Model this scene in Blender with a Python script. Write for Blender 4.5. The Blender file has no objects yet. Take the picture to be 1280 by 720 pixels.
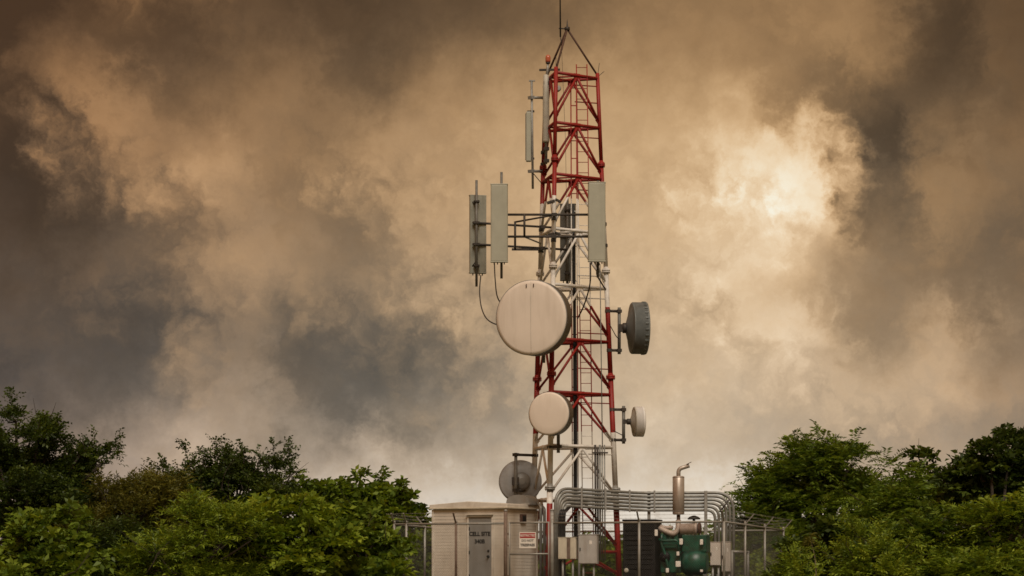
import bpy, math, random
import numpy as np
from mathutils import Vector, Matrix

R = math.radians
random.seed(7)
sc = bpy.context.scene
COL = sc.collection

# ------------------------------------------------------------------ camera
F = 3555.6            # focal length in pixels of the 1280 px wide photograph (a telephoto view)
D0 = 46.0             # the camera stands this far before the origin of the site plan
YH = 720.0            # pixel row of the horizon
ZC = 0.4              # eye level above the compound's gravel pad (the photographer stands lower)
cd = bpy.data.cameras.new('camera')
cam = bpy.data.objects.new('camera', cd)
COL.objects.link(cam)
cam.location = (0, -D0, ZC)
cam.rotation_euler = (R(90), 0, 0)
cd.sensor_width = 36.0
cd.lens = 36.0 * F / 1280.0
cd.shift_y = (YH - 360.0) / 1280.0
cd.clip_start = 0.1
cd.clip_end = 6000
sc.camera = cam

# ------------------------------------------------------------------ world: brown storm clouds over a Nishita sky
SUN_EL, SUN_AZ = 50.0, 172.0      # degrees; azimuth clockwise from +Y (the view direction)
EXPOSURE = 0.70
SKY_GAIN = 0.615                   # cloud radiance relative to what the picture shows at exposure 0

world = bpy.data.worlds.new('World')
sc.world = world
world.use_nodes = True
world.cycles.sampling_method = 'MANUAL'
world.cycles.sample_map_resolution = 512
nt = world.node_tree
nt.nodes.clear()
N, LK = nt.nodes, nt.links

def wnode(t, **kw):
    n = N.new(t)
    for k, v in kw.items():
        setattr(n, k, v)
    return n

def wmath(op, a, b=None, c=None):
    n = wnode('ShaderNodeMath', operation=op)
    for i, v in enumerate((a, b, c)):
        if v is None:
            continue
        if isinstance(v, (int, float)):
            n.inputs[i].default_value = v
        else:
            LK.new(v, n.inputs[i])
    return n.outputs[0]

def wvec(op, a, b=None, c=None, scale=None):
    n = wnode('ShaderNodeVectorMath', operation=op)
    for i, v in enumerate((a, b, c)):
        if v is None:
            continue
        if isinstance(v, (tuple, list)):
            n.inputs[i].default_value = v
        else:
            LK.new(v, n.inputs[i])
    if scale is not None:
        if isinstance(scale, (int, float)):
            n.inputs['Scale'].default_value = scale
        else:
            LK.new(scale, n.inputs['Scale'])
    return n.outputs[0]

# coloured cloud masses: rows of (direction given as photo pixel, sRGB of the cloud there)
CLOUD = {
 10: [(10, 52, 40, 30), (120, 85, 66, 48), (250, 102, 82, 58), (400, 85, 68, 48), (550, 94, 75, 55), (680, 116, 92, 66), (800, 132, 103, 71), (900, 151, 119, 82), (1000, 145, 115, 81), (1060, 177, 139, 100), (1110, 95, 75, 52), (1180, 104, 80, 57), (1270, 98, 76, 54)],
 60: [(10, 61, 47, 34), (75, 121, 90, 64), (170, 97, 73, 53), (260, 99, 75, 52), (400, 100, 77, 54), (550, 115, 91, 63), (680, 129, 102, 73), (800, 160, 127, 90), (920, 164, 130, 92), (1000, 137, 108, 76), (1060, 192, 151, 110), (1130, 83, 64, 45), (1270, 93, 72, 51)],
 110: [(15, 80, 62, 46), (85, 174, 130, 90), (160, 126, 93, 65), (240, 90, 67, 47), (330, 160, 121, 77), (440, 111, 85, 58), (550, 138, 109, 73), (640, 153, 124, 87), (850, 172, 141, 101), (950, 173, 141, 99), (1010, 137, 107, 73), (1060, 124, 95, 67), (1120, 97, 74, 53), (1200, 98, 76, 55), (1270, 101, 79, 55)],
 140: [(1090, 105, 83, 59), (1160, 89, 69, 49), (1230, 102, 80, 56), (40, 64, 50, 38), (120, 152, 111, 77), (975, 222, 185, 138), (1035, 109, 85, 59)],
 145: [(200, 184, 136, 90), (290, 159, 122, 80), (380, 126, 96, 65), (500, 167, 130, 88), (600, 182, 147, 103), (680, 197, 162, 119), (780, 196, 162, 118), (880, 211, 180, 136)],
 180: [(20, 74, 59, 44), (75, 91, 72, 53), (115, 214, 156, 106), (180, 156, 115, 78), (250, 186, 140, 91), (330, 143, 110, 71), (430, 184, 140, 96), (560, 189, 149, 104), (650, 198, 162, 118), (850, 210, 179, 136), (930, 216, 192, 157), (1000, 186, 156, 119), (1045, 89, 71, 50), (1110, 105, 83, 59), (1200, 148, 116, 79), (1270, 119, 95, 67)],
 215: [(940, 250, 228, 194), (985, 246, 224, 191), (1020, 198, 170, 137), (1055, 83, 66, 46), (1110, 101, 81, 57), (1170, 127, 100, 69), (1240, 130, 102, 71), (60, 60, 48, 37), (140, 131, 99, 70), (300, 168, 129, 87)],
 235: [(925, 250, 242, 214), (965, 250, 250, 250), (1005, 250, 250, 233), (1030, 250, 239, 203), (890, 211, 186, 153), (1060, 95, 76, 54), (1100, 111, 88, 64)],
 250: [(20, 72, 59, 44), (110, 78, 63, 48), (165, 155, 119, 81), (250, 198, 151, 100), (310, 170, 132, 93), (365, 140, 108, 73), (450, 171, 134, 88), (560, 192, 156, 113), (650, 206, 175, 133), (850, 195, 172, 139), (920, 245, 223, 191), (965, 250, 250, 239), (1015, 250, 250, 245), (1060, 102, 82, 57), (1120, 135, 107, 75), (1200, 156, 125, 85)],
 285: [(60, 76, 63, 49), (200, 128, 100, 73), (330, 178, 140, 98), (390, 118, 92, 65), (480, 180, 143, 101), (600, 205, 173, 131), (780, 199, 171, 134), (900, 214, 191, 159), (1090, 142, 114, 81), (1180, 149, 120, 84), (1260, 130, 105, 76)],
 320: [(20, 75, 66, 56), (150, 100, 83, 70), (250, 128, 103, 82), (350, 185, 152, 122), (410, 114, 92, 75), (560, 176, 145, 106), (700, 198, 173, 137), (850, 213, 187, 155), (950, 236, 216, 184), (1010, 174, 147, 114), (1060, 167, 136, 101), (1120, 134, 108, 77), (1250, 111, 91, 67)],
 360: [(80, 95, 83, 73), (220, 113, 98, 81), (300, 141, 118, 99), (460, 159, 135, 113), (640, 210, 182, 144), (780, 203, 178, 145), (920, 222, 200, 170), (1030, 186, 155, 120), (1140, 142, 116, 86), (1230, 124, 102, 77)],
 400: [(20, 98, 84, 74), (150, 109, 94, 85), (270, 201, 170, 145), (330, 117, 101, 87), (420, 121, 103, 88), (560, 171, 146, 113), (700, 192, 168, 136), (850, 208, 184, 154), (985, 250, 231, 199), (1080, 148, 123, 93), (1160, 176, 144, 113), (1260, 135, 110, 85)],
 435: [(80, 85, 76, 67), (215, 87, 80, 70), (340, 114, 101, 88), (470, 133, 120, 106), (640, 187, 164, 132), (780, 197, 176, 144), (920, 200, 180, 151), (1060, 190, 163, 131), (1200, 191, 159, 128)],
 465: [(20, 90, 80, 71), (150, 74, 66, 60), (280, 103, 92, 81), (400, 103, 93, 83), (500, 91, 83, 73), (590, 149, 134, 119), (720, 167, 149, 122), (850, 178, 160, 134), (1000, 194, 171, 141), (1150, 200, 169, 138), (1270, 146, 123, 96)],
 510: [(20, 95, 86, 75), (150, 118, 105, 93), (275, 182, 159, 136), (400, 105, 95, 83), (500, 104, 94, 83), (600, 153, 139, 125), (720, 193, 177, 154), (850, 198, 181, 160), (1000, 201, 180, 155), (1150, 184, 161, 137), (1270, 158, 136, 112)],
 560: [(60, 163, 145, 129), (200, 176, 154, 133), (330, 194, 170, 147), (480, 204, 183, 160), (600, 197, 178, 157), (720, 212, 197, 176), (850, 218, 202, 180), (1000, 201, 182, 157), (1150, 182, 159, 136), (1270, 173, 150, 125)],
 630: [(60, 165, 146, 125), (330, 174, 156, 137), (560, 186, 171, 155), (720, 201, 187, 169), (850, 202, 189, 173), (1000, 187, 170, 151), (1270, 163, 143, 121)],
 690: [(60, 192, 173, 149), (330, 220, 200, 177), (560, 236, 218, 198), (720, 225, 209, 190), (850, 238, 223, 203), (1000, 228, 209, 185), (1270, 213, 188, 162)],
}
PW = 0.45
RIDGE = 0.02

def s2l(c):
    c = c / 255.0
    return c / 12.92 if c <= 0.04045 else ((c + 0.055) / 1.055) ** 2.4

def stereo(px, py):
    d = np.array([(px - 640) / F, 1.0, (YH - py) / F])
    d /= np.linalg.norm(d)
    return 2 * F * d[0] / (1 + d[1]), 2 * F * d[2] / (1 + d[1])

pts, vals = [], []
for y, row in CLOUD.items():
    for x, r_, g_, b_ in row:
        pts.append(stereo(x, y))
        vals.append([s2l(c) ** PW for c in (r_, g_, b_)])
pts, vals = np.array(pts), np.array(vals)
lum = vals.mean(1)                       # cloud brightness; the hue follows from it and from the height above the horizon
MEAN = float(lum.mean())
SX, SY = 80.0, 74.0
gxs = np.arange(-680, 681, SX)
gys = np.arange(70, 741, SY)
sgx, sgy = SX * 0.85, SY * 0.85
# spread the readings smoothly over the whole field first, so that the fit does not swing between them
dense = np.array([(x, y) for x in np.arange(-660, 661, 40.0) for y in np.arange(10, 741, 36.0)])
d2 = ((dense[:, None, 0] - pts[None, :, 0]) ** 2 + (1.25 * (dense[:, None, 1] - pts[None, :, 1])) ** 2)
kw = np.exp(-d2 / (2 * 34.0 ** 2)) + 1e-3 * np.exp(-d2 / (2 * 110.0 ** 2))
dl_ = (kw @ lum) / kw.sum(1)
hue_pts, hue_lum = pts, lum
pts = np.concatenate([pts, dense]); lum = np.concatenate([lum, dl_])
A = np.concatenate([np.exp(-((pts[:, 0:1] - gx) / sgx) ** 2) * np.exp(-((pts[:, 1:2] - gy) / sgy) ** 2) for gx in gxs for gy in gys], axis=1)
W = np.linalg.solve(A.T @ A + RIDGE * np.eye(A.shape[1]), A.T @ (lum - MEAN)).reshape(len(gxs), len(gys))
pts, lum = hue_pts, hue_lum
vn, un = pts[:, 1] / 720.0, pts[:, 0] / 640.0
HB = np.stack([np.ones(len(lum)), vn, lum, vn * vn, vn * lum, un, un * un, un * vn, lum * lum], axis=1)
HUE = np.linalg.lstsq(HB, vals / lum[:, None], rcond=None)[0]        # 9 terms x rgb

tc = wnode('ShaderNodeTexCoord')
dirv = wvec('NORMALIZE', tc.outputs['Generated'])
sep = wnode('ShaderNodeSeparateXYZ'); LK.new(dirv, sep.inputs[0])
den = wmath('MAXIMUM', wmath('ADD', sep.outputs[1], 1.0), 0.02)
u0 = wmath('DIVIDE', wmath('MULTIPLY', sep.outputs[0], 2 * F), den)
v0 = wmath('DIVIDE', wmath('MULTIPLY', sep.outputs[2], 2 * F), den)
# turbulence that frays the cloud edges
dir2 = wvec('SCALE', dirv, scale=2.0)
def wnoise(scale, detail, rough, off, src, dist=0.0):
    n = wnode('ShaderNodeTexNoise', noise_dimensions='3D')
    n.inputs['Scale'].default_value = scale
    n.inputs['Detail'].default_value = detail
    n.inputs['Roughness'].default_value = rough
    n.inputs['Distortion'].default_value = dist
    LK.new(wvec('ADD', src, off), n.inputs['Vector'])
    return n
n1 = wnoise(9.0, 3, 0.55, (3.1, 0.7, 0.4), dir2)
n2 = wnoise(26.0, 5, 0.66, (7.9, 1.2, 5.1), dir2)
w1 = wvec('SUBTRACT', n1.outputs['Color'], (0.5, 0.5, 0.5))
w2 = wvec('SUBTRACT', n2.outputs['Color'], (0.5, 0.5, 0.5))
jd = wvec('MULTIPLY_ADD', w2, (0.045, 0.045, 0.045), dir2)
# rounded heads: the folded noise gives cauliflower bumps with sharp creases
n5 = wnoise(15.0, 5, 0.52, (4.2, -0.7, 1.9), jd)
puff = wmath('SUBTRACT', wmath('ABSOLUTE', wmath('SUBTRACT', n5.outputs['Fac'], 0.5)), 0.085)
n6 = wnoise(36.0, 4, 0.55, (2.2, 1.3, 7.9), jd)
puff = wmath('MULTIPLY_ADD', wmath('SUBTRACT', wmath('ABSOLUTE', wmath('SUBTRACT', n6.outputs['Fac'], 0.5)), 0.085), 0.55, puff)
warp = wvec('MULTIPLY_ADD', w1, (95.0, 95.0, 0.0), wvec('MULTIPLY', w2, (120.0, 120.0, 0.0)))
ws = wnode('ShaderNodeSeparateXYZ'); LK.new(warp, ws.inputs[0])
u = wmath('MULTIPLY_ADD', puff, 185.0, wmath('ADD', u0, ws.outputs[0]))
v = wmath('MULTIPLY_ADD', puff, 185.0, wmath('ADD', v0, ws.outputs[1]))

def gauss(x, c, s):
    t = wmath('MULTIPLY_ADD', x, 1.0 / s, -float(c) / s)
    return wmath('POWER', 1.0 / math.e, wmath('MULTIPLY', t, t))
GX = [gauss(u, c, sgx) for c in gxs]
GY = [gauss(v, c, sgy) for c in gys]
acc = None
for i, gx in enumerate(GX):
    inner = None
    for j, gy in enumerate(GY):
        wt = float(W[i, j])
        inner = wmath('MULTIPLY', gy, wt) if inner is None else wmath('MULTIPLY_ADD', gy, wt, inner)
    acc = wmath('MULTIPLY_ADD', inner, gx, MEAN if acc is None else acc)
# billows: soft light and dark puffs at several sizes
n4 = wnoise(13.0, 7, 0.62, (5.3, -0.8, 2.4), jd)
bil = wmath('MULTIPLY_ADD', wmath('SUBTRACT', n4.outputs['Fac'], 0.5), 0.22, 1.0)
bil = wmath('MULTIPLY_ADD', puff, 0.48, bil)
lumo = wmath('MINIMUM', wmath('MAXIMUM', wmath('MULTIPLY', acc, bil), 0.22), 1.02)
lumh = wmath('MAXIMUM', lumo, 0.31)
vc = wmath('MINIMUM', wmath('MAXIMUM', wmath('MULTIPLY', v, 1 / 720.0), 0.0), 1.05)
uc = wmath('MINIMUM', wmath('MAXIMUM', wmath('MULTIPLY', u, 1 / 640.0), -1.05), 1.05)
cmb = wnode('ShaderNodeCombineXYZ')
for k in range(3):
    h = wmath('MULTIPLY_ADD', lumh, wmath('MULTIPLY_ADD', lumh, float(HUE[8, k]), float(HUE[2, k])), wmath('MULTIPLY_ADD', vc, float(HUE[1, k]), float(HUE[0, k])))
    h = wmath('MULTIPLY_ADD', vc, wmath('MULTIPLY_ADD', vc, float(HUE[3, k]), wmath('MULTIPLY', lumh, float(HUE[4, k]))), h)
    h = wmath('MULTIPLY_ADD', uc, wmath('MULTIPLY_ADD', uc, float(HUE[6, k]), wmath('MULTIPLY_ADD', vc, float(HUE[7, k]), float(HUE[5, k]))), h)
    LK.new(wmath('MULTIPLY', h, lumo), cmb.inputs[k])
acc = cmb.outputs[0]
powr = wvec('POWER', acc, (1 / PW, 1 / PW, 1 / PW))
cloud_bg = wnode('ShaderNodeBackground')
LK.new(powr, cloud_bg.inputs['Color'])
cloud_bg.inputs['Strength'].default_value = SKY_GAIN
sky = wnode('ShaderNodeTexSky', sky_type='NISHITA', sun_disc=False)
sky.sun_elevation = R(SUN_EL)
sky.sun_rotation = R(SUN_AZ)
sky.dust_density = 4.0
sky_bg = wnode('ShaderNodeBackground')
LK.new(sky.outputs[0], sky_bg.inputs['Color'])
sky_bg.inputs['Strength'].default_value = 0.05
mix = wnode('ShaderNodeMixShader')
mix.inputs[0].default_value = 0.985      # the clouds cover nearly all of it
LK.new(sky_bg.outputs[0], mix.inputs[1])
LK.new(cloud_bg.outputs[0], mix.inputs[2])
out = wnode('ShaderNodeOutputWorld')
LK.new(mix.outputs[0], out.inputs['Surface'])

# ------------------------------------------------------------------ sun behind thin cloud: broad and soft
sl = bpy.data.lights.new('sun', 'SUN')
sl.energy = 1.5
sl.angle = R(28)
sl.color = (1.0, 0.91, 0.79)
so = bpy.data.objects.new('sun', sl)
COL.objects.link(so)
sdir = Vector((math.sin(R(SUN_AZ)) * math.cos(R(SUN_EL)), math.cos(R(SUN_AZ)) * math.cos(R(SUN_EL)), math.sin(R(SUN_EL))))
so.rotation_euler = sdir.to_track_quat('Z', 'Y').to_euler()
so.location = sdir * 60

sc.view_settings.view_transform = 'Standard'
sc.view_settings.look = 'None'
sc.view_settings.exposure = EXPOSURE
sc.view_settings.gamma = 1.0
sc.view_settings.use_curve_mapping = False
sc.render.engine = 'CYCLES'
sc.cycles.use_denoising = True
sc.cycles.max_bounces = 6
sc.cycles.transparent_max_bounces = 8
sc.cycles.filter_width = 1.6

# ------------------------------------------------------------------ helpers
def P(x, y, d):
    """a point at site-plan depth d (metres along +Y) in the direction of a photo pixel"""
    return Vector(((x - 640) * (d + D0) / F, d, ZC + (YH - y) * (d + D0) / F))

def V(*a):
    return Vector(a)

Z = V(0, 0, 1)

def frame_from(d):
    d = d.normalized()
    up = Z if abs(d.z) < 0.95 else V(1, 0, 0)
    s = d.cross(up).normalized()
    return s, s.cross(d).normalized(), d

class MB:
    def __init__(self):
        self.v, self.f, self.s = [], [], []
    def add(self, vs, fs, smooth=False):
        o = len(self.v)
        self.v += [Vector(p) for p in vs]
        self.f += [tuple(i + o for i in f) for f in fs]
        self.s += [smooth] * len(fs)
        return self
    def tube(self, pts, r, n=8, caps=True):
        pts = [Vector(p) for p in pts]
        rs = r if isinstance(r, (list, tuple)) else [r] * len(pts)
        vs, fs = [], []
        prev = None
        for i, p in enumerate(pts):
            if i == 0: t = pts[1] - pts[0]
            elif i == len(pts) - 1: t = pts[-1] - pts[-2]
            else: t = (pts[i + 1] - p).normalized() + (p - pts[i - 1]).normalized()
            t = t.normalized()
            if prev is None:
                s, u_, _ = frame_from(t)
            else:
                s = (prev - t * prev.dot(t)).normalized()
                u_ = s.cross(t).normalized()
            prev = s
            for k in range(n):
                a = 2 * math.pi * k / n
                vs.append(p + (s * math.cos(a) + u_ * math.sin(a)) * rs[i])
        for i in range(len(pts) - 1):
            for k in range(n):
                k2 = (k + 1) % n
                fs.append((i * n + k, i * n + k2, (i + 1) * n + k2, (i + 1) * n + k))
        self.add(vs, fs, True)
        if caps:
            o = len(self.v) - len(vs)
            self.f.append(tuple(o + k for k in reversed(range(n)))); self.s.append(False)
            b = o + (len(pts) - 1) * n
            self.f.append(tuple(b + k for k in range(n))); self.s.append(False)
        return self
    def box(self, c, ax, ay, az, sx, sy, sz):
        """box centred at c with full sizes along unit axes"""
        c = Vector(c)
        vs = []
        for dz in (-1, 1):
            for dy in (-1, 1):
                for dx in (-1, 1):
                    vs.append(c + ax * (dx * sx / 2) + ay * (dy * sy / 2) + az * (dz * sz / 2))
        self.add(vs, [(0, 2, 3, 1), (4, 5, 7, 6), (0, 1, 5, 4), (2, 6, 7, 3), (0, 4, 6, 2), (1, 3, 7, 5)])
        return self
    def bar(self, p0, p1, w, h=None):
        p0, p1 = Vector(p0), Vector(p1)
        s, u_, d = frame_from(p1 - p0)
        return self.box((p0 + p1) / 2, s, u_, d, w, h or w, (p1 - p0).length)
    def lathe(self, c, axis, prof, n=32, smooth=True):
        """prof: list of (distance along axis, radius)"""
        c = Vector(c)
        s, u_, d = frame_from(axis)
        vs, fs = [], []
        for (t, r) in prof:
            for k in range(n):
                a = 2 * math.pi * k / n
                vs.append(c + d * t + (s * math.cos(a) + u_ * math.sin(a)) * r)
        for i in range(len(prof) - 1):
            for k in range(n):
                k2 = (k + 1) % n
                fs.append((i * n + k, i * n + k2, (i + 1) * n + k2, (i + 1) * n + k))
        self.add(vs, fs, smooth)
        o = len(self.v) - len(vs)
        if prof[0][1] > 1e-4:
            self.f.append(tuple(o + k for k in reversed(range(n)))); self.s.append(False)
        if prof[-1][1] > 1e-4:
            b = o + (len(prof) - 1) * n
            self.f.append(tuple(b + k for k in range(n))); self.s.append(False)
        return self
    def mesh(self, name, off):
        me = bpy.data.meshes.new(name)
        me.from_pydata([tuple(p - off) for p in self.v], [], self.f)
        me.polygons.foreach_set('use_smooth', self.s)
        me.update()
        return me
    def build(self, name, mat, parent=None, bevel=0.0, loc=None):
        if parent is None:
            if loc is None:
                xs = [p.x for p in self.v]; ys = [p.y for p in self.v]; zs = [p.z for p in self.v]
                loc = V((min(xs) + max(xs)) / 2, (min(ys) + max(ys)) / 2, min(zs))
            off = loc
        else:
            off = root_loc(parent)
        me = self.mesh(name, off)
        o = bpy.data.objects.new(name, me)
        COL.objects.link(o)
        if parent is None:
            o.location = loc
        else:
            o.parent = parent
        me.materials.append(mat)
        if bevel > 0:
            m = o.modifiers.new('bevel', 'BEVEL')
            m.width = bevel; m.segments = 2; m.limit_method = 'ANGLE'; m.angle_limit = R(40)
        return o

def root_loc(o):
    p = V(0, 0, 0)
    while o is not None:
        p = p + o.location
        o = o.parent
    return p

def tag(o, label=None, cat=None, group=None, kind=None):
    if label: o['label'] = label
    if cat: o['category'] = cat
    if group: o['group'] = group
    if kind: o['kind'] = kind
    return o

def thing(name, label, cat, loc, group=None):
    o = bpy.data.objects.new(name, None)
    o.empty_display_size = 0.2
    COL.objects.link(o)
    o.location = loc
    return tag(o, label, cat, group)

def T(pts, r, n=8):
    return MB().tube(pts, r, n)

def arc(c, a, b, r, a0, a1, n=8):
    return [c + a * (r * math.cos(a0 + (a1 - a0) * i / n)) + b * (r * math.sin(a0 + (a1 - a0) * i / n)) for i in range(n + 1)]

def rounded(pts, rad, n=6):
    """polyline with its inner corners rounded"""
    pts = [Vector(p) for p in pts]
    out_ = [pts[0]]
    for i in range(1, len(pts) - 1):
        p, a, b = pts[i], pts[i - 1], pts[i + 1]
        r = min(rad, (a - p).length * 0.49, (b - p).length * 0.49)
        pa, pb = p + (a - p).normalized() * r, p + (b - p).normalized() * r
        for k in range(n + 1):
            t = k / n
            out_.append(pa * (1 - t) ** 2 + p * (2 * t * (1 - t)) + pb * t * t)
    out_.append(pts[-1])
    return out_

def sag(p0, p1, s, n=14, side=V(0, 0, 0)):
    p0, p1 = Vector(p0), Vector(p1)
    return [p0.lerp(p1, i / n) + V(0, 0, -s * 4 * (i / n) * (1 - i / n)) + side * (4 * (i / n) * (1 - i / n)) for i in range(n + 1)]

# ------------------------------------------------------------------ materials
def mat(name, col, rough=0.6, metal=0.0, var=0.18, scale=6.0, dirt=None, dirt_amt=0.0, dirt_scale=3.0, bump=0.0, bump_scale=60.0, streak=False, spec=0.4):
    m = bpy.data.materials.new(name)
    m.use_nodes = True
    t = m.node_tree
    b = t.nodes['Principled BSDF']
    b.inputs['Roughness'].default_value = rough
    b.inputs['Metallic'].default_value = metal
    b.inputs['Specular IOR Level'].default_value = spec
    geo = t.nodes.new('ShaderNodeNewGeometry')
    n = t.nodes.new('ShaderNodeTexNoise')
    n.inputs['Scale'].default_value = scale
    n.inputs['Detail'].default_value = 5
    t.links.new(geo.outputs['Position'], n.inputs['Vector'])
    mr = t.nodes.new('ShaderNodeMapRange')
    mr.inputs['From Min'].default_value = 0.3; mr.inputs['From Max'].default_value = 0.7
    mr.inputs['To Min'].default_value = 1 - var; mr.inputs['To Max'].default_value = 1 + var
    t.links.new(n.outputs['Fac'], mr.inputs['Value'])
    mul = t.nodes.new('ShaderNodeVectorMath'); mul.operation = 'SCALE'
    mul.inputs[0].default_value = col[:3]
    t.links.new(mr.outputs[0], mul.inputs['Scale'])
    colout = mul.outputs[0]
    if dirt is not None:
        mp = t.nodes.new('ShaderNodeMapping')
        mp.inputs['Scale'].default_value = (1, 1, 0.12) if streak else (1, 1, 1)
        t.links.new(geo.outputs['Position'], mp.inputs['Vector'])
        n2_ = t.nodes.new('ShaderNodeTexNoise')
        n2_.inputs['Scale'].default_value = dirt_scale; n2_.inputs['Detail'].default_value = 7; n2_.inputs['Roughness'].default_value = 0.65
        t.links.new(mp.outputs[0], n2_.inputs['Vector'])
        r2 = t.nodes.new('ShaderNodeMapRange')
        r2.inputs['From Min'].default_value = 0.48; r2.inputs['From Max'].default_value = 0.72
        r2.inputs['To Min'].default_value = 0; r2.inputs['To Max'].default_value = dirt_amt
        t.links.new(n2_.outputs['Fac'], r2.inputs['Value'])
        mx = t.nodes.new('ShaderNodeMix'); mx.data_type = 'RGBA'
        t.links.new(r2.outputs[0], mx.inputs['Factor'])
        t.links.new(colout, mx.inputs['A'])
        mx.inputs['B'].default_value = (*dirt, 1)
        colout = mx.outputs['Result']
    t.links.new(colout, b.inputs['Base Color'])
    if bump > 0:
        n3_ = t.nodes.new('ShaderNodeTexNoise'); n3_.inputs['Scale'].default_value = bump_scale; n3_.inputs['Detail'].default_value = 4
        t.links.new(geo.outputs['Position'], n3_.inputs['Vector'])
        bp = t.nodes.new('ShaderNodeBump'); bp.inputs['Strength'].default_value = bump; bp.inputs['Distance'].default_value = 0.02
        t.links.new(n3_.outputs['Fac'], bp.inputs['Height'])
        t.links.new(bp.outputs[0], b.inputs['Normal'])
    return m

M = {}
M['galv'] = mat('galvanised_steel', (0.30, 0.30, 0.28), 0.55, 0.35, 0.2, 9, (0.16, 0.12, 0.08), 0.5, 5)
M['pipe'] = mat('dull_grey_pipe', (0.15, 0.145, 0.13), 0.6, 0.2, 0.2, 8, (0.09, 0.07, 0.05), 0.5, 6)
M['dark_steel'] = mat('dark_weathered_steel', (0.048, 0.043, 0.038), 0.6, 0.3, 0.25, 8, (0.10, 0.06, 0.035), 0.5, 6)
M['conduit'] = mat('grey_conduit', (0.22, 0.225, 0.21), 0.45, 0.3, 0.2, 7, (0.2, 0.16, 0.11), 0.45, 6)
M['fence'] = mat('fence_galvanised', (0.30, 0.295, 0.27), 0.55, 0.4, 0.15, 8, (0.2, 0.14, 0.08), 0.5, 4)
M['rust_post'] = mat('rusty_post', (0.17, 0.12, 0.09), 0.75, 0.1, 0.25, 9, (0.09, 0.05, 0.03), 0.6, 7)
M['radome'] = mat('dish_radome', (0.72, 0.635, 0.545), 0.6, 0, 0.04, 1.2, (0.40, 0.33, 0.25), 0.38, 2.2, streak=True)
M['shroud'] = mat('dish_shroud', (0.20, 0.20, 0.19), 0.5, 0.15, 0.1, 5, (0.2, 0.16, 0.12), 0.5, 3, streak=True)
M['cool_grey'] = mat('cool_grey_paint', (0.30, 0.315, 0.325), 0.5, 0.1, 0.1, 5, (0.17, 0.15, 0.12), 0.5, 4, streak=True)
M['white_drum'] = mat('white_drum', (0.74, 0.73, 0.70), 0.5, 0, 0.06, 5, (0.4, 0.35, 0.28), 0.4, 5, streak=True)
M['dark_shroud'] = mat('dark_dish_shroud', (0.165, 0.185, 0.185), 0.55, 0.1, 0.15, 5, (0.08, 0.07, 0.05), 0.5, 3, streak=True)
M['panel'] = mat('panel_antenna_grey', (0.37, 0.37, 0.30), 0.5, 0, 0.06, 3, (0.26, 0.25, 0.19), 0.45, 2.4, streak=True)
M['panel_back'] = mat('panel_antenna_back', (0.30, 0.30, 0.25), 0.5, 0.2, 0.14, 4, (0.12, 0.12, 0.09), 0.5, 3, streak=True)
M['panel_dark'] = mat('panel_antenna_dark', (0.13, 0.13, 0.115), 0.55, 0.1, 0.15, 4, (0.07, 0.065, 0.05), 0.5, 3, streak=True)
M['omni'] = mat('fibreglass_grey', (0.42, 0.40, 0.34), 0.5, 0, 0.12, 5, (0.25, 0.21, 0.15), 0.5, 4, streak=True)
M['black'] = mat('black_rubber', (0.012, 0.012, 0.012), 0.5, 0, 0.2, 8)
M['wall'] = mat('shelter_siding', (0.56, 0.505, 0.425), 0.7, 0, 0.07, 2.2, (0.33, 0.26, 0.17), 0.5, 2.2, 0.15, 90, streak=True)
M['trim'] = mat('shelter_trim', (0.62, 0.57, 0.49), 0.65, 0, 0.08, 4, (0.34, 0.27, 0.19), 0.5, 3)
M['door'] = mat('grey_door_paint', (0.235, 0.23, 0.215), 0.55, 0, 0.07, 3, (0.16, 0.14, 0.11), 0.4, 2.6, streak=True)
M['ink'] = mat('black_lettering', (0.015, 0.015, 0.015), 0.6, 0, 0.1, 20)
M['sign_white'] = mat('sign_white', (0.74, 0.71, 0.65), 0.5, 0, 0.05, 9, (0.4, 0.33, 0.25), 0.3, 9)
M['sign_red'] = mat('sign_red', (0.36, 0.025, 0.025), 0.5, 0, 0.1, 12)
M['box_cream'] = mat('cream_enamel', (0.56, 0.51, 0.40), 0.5, 0, 0.08, 5, (0.3, 0.22, 0.14), 0.5, 5, streak=True)
M['box_grey'] = mat('grey_enamel', (0.40, 0.385, 0.36), 0.5, 0, 0.08, 5, (0.25, 0.2, 0.15), 0.5, 5, streak=True)
M['box_white'] = mat('white_enamel', (0.55, 0.50, 0.44), 0.5, 0, 0.08, 5, (0.33, 0.26, 0.19), 0.5, 5, streak=True)
M['rad'] = mat('radiator_black', (0.008, 0.008, 0.008), 0.6, 0.0, 0.2, 6, (0.016, 0.014, 0.012), 0.5, 4, spec=0.25)
M['green'] = mat('engine_green', (0.004, 0.066, 0.038), 0.42, 0, 0.3, 7, (0.012, 0.014, 0.010), 0.85, 5, spec=0.6)
M['muffler'] = mat('aluminised_muffler', (0.42, 0.37, 0.32), 0.45, 0.5, 0.12, 5, (0.22, 0.12, 0.07), 0.7, 4, streak=True)
M['lagging'] = mat('exhaust_lagging', (0.42, 0.35, 0.30), 0.6, 0.2, 0.15, 9, (0.2, 0.12, 0.08), 0.5, 8)
M['rust'] = mat('rusty_pipe', (0.085, 0.045, 0.03), 0.8, 0.1, 0.3, 14)
M['bark'] = mat('bark', (0.045, 0.035, 0.025), 0.9, 0, 0.35, 18, bump=0.4, bump_scale=30)
M['twig'] = mat('pale_dead_twig', (0.20, 0.16, 0.10), 0.9, 0, 0.3, 18)
M['gravel'] = mat('gravel', (0.20, 0.18, 0.15), 0.95, 0, 0.4, 40, (0.1, 0.09, 0.07), 0.6, 3, 0.6, 45)
M['concrete'] = mat('concrete', (0.30, 0.28, 0.25), 0.9, 0, 0.15, 8, (0.18, 0.16, 0.13), 0.5, 3, 0.3, 60)
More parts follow.
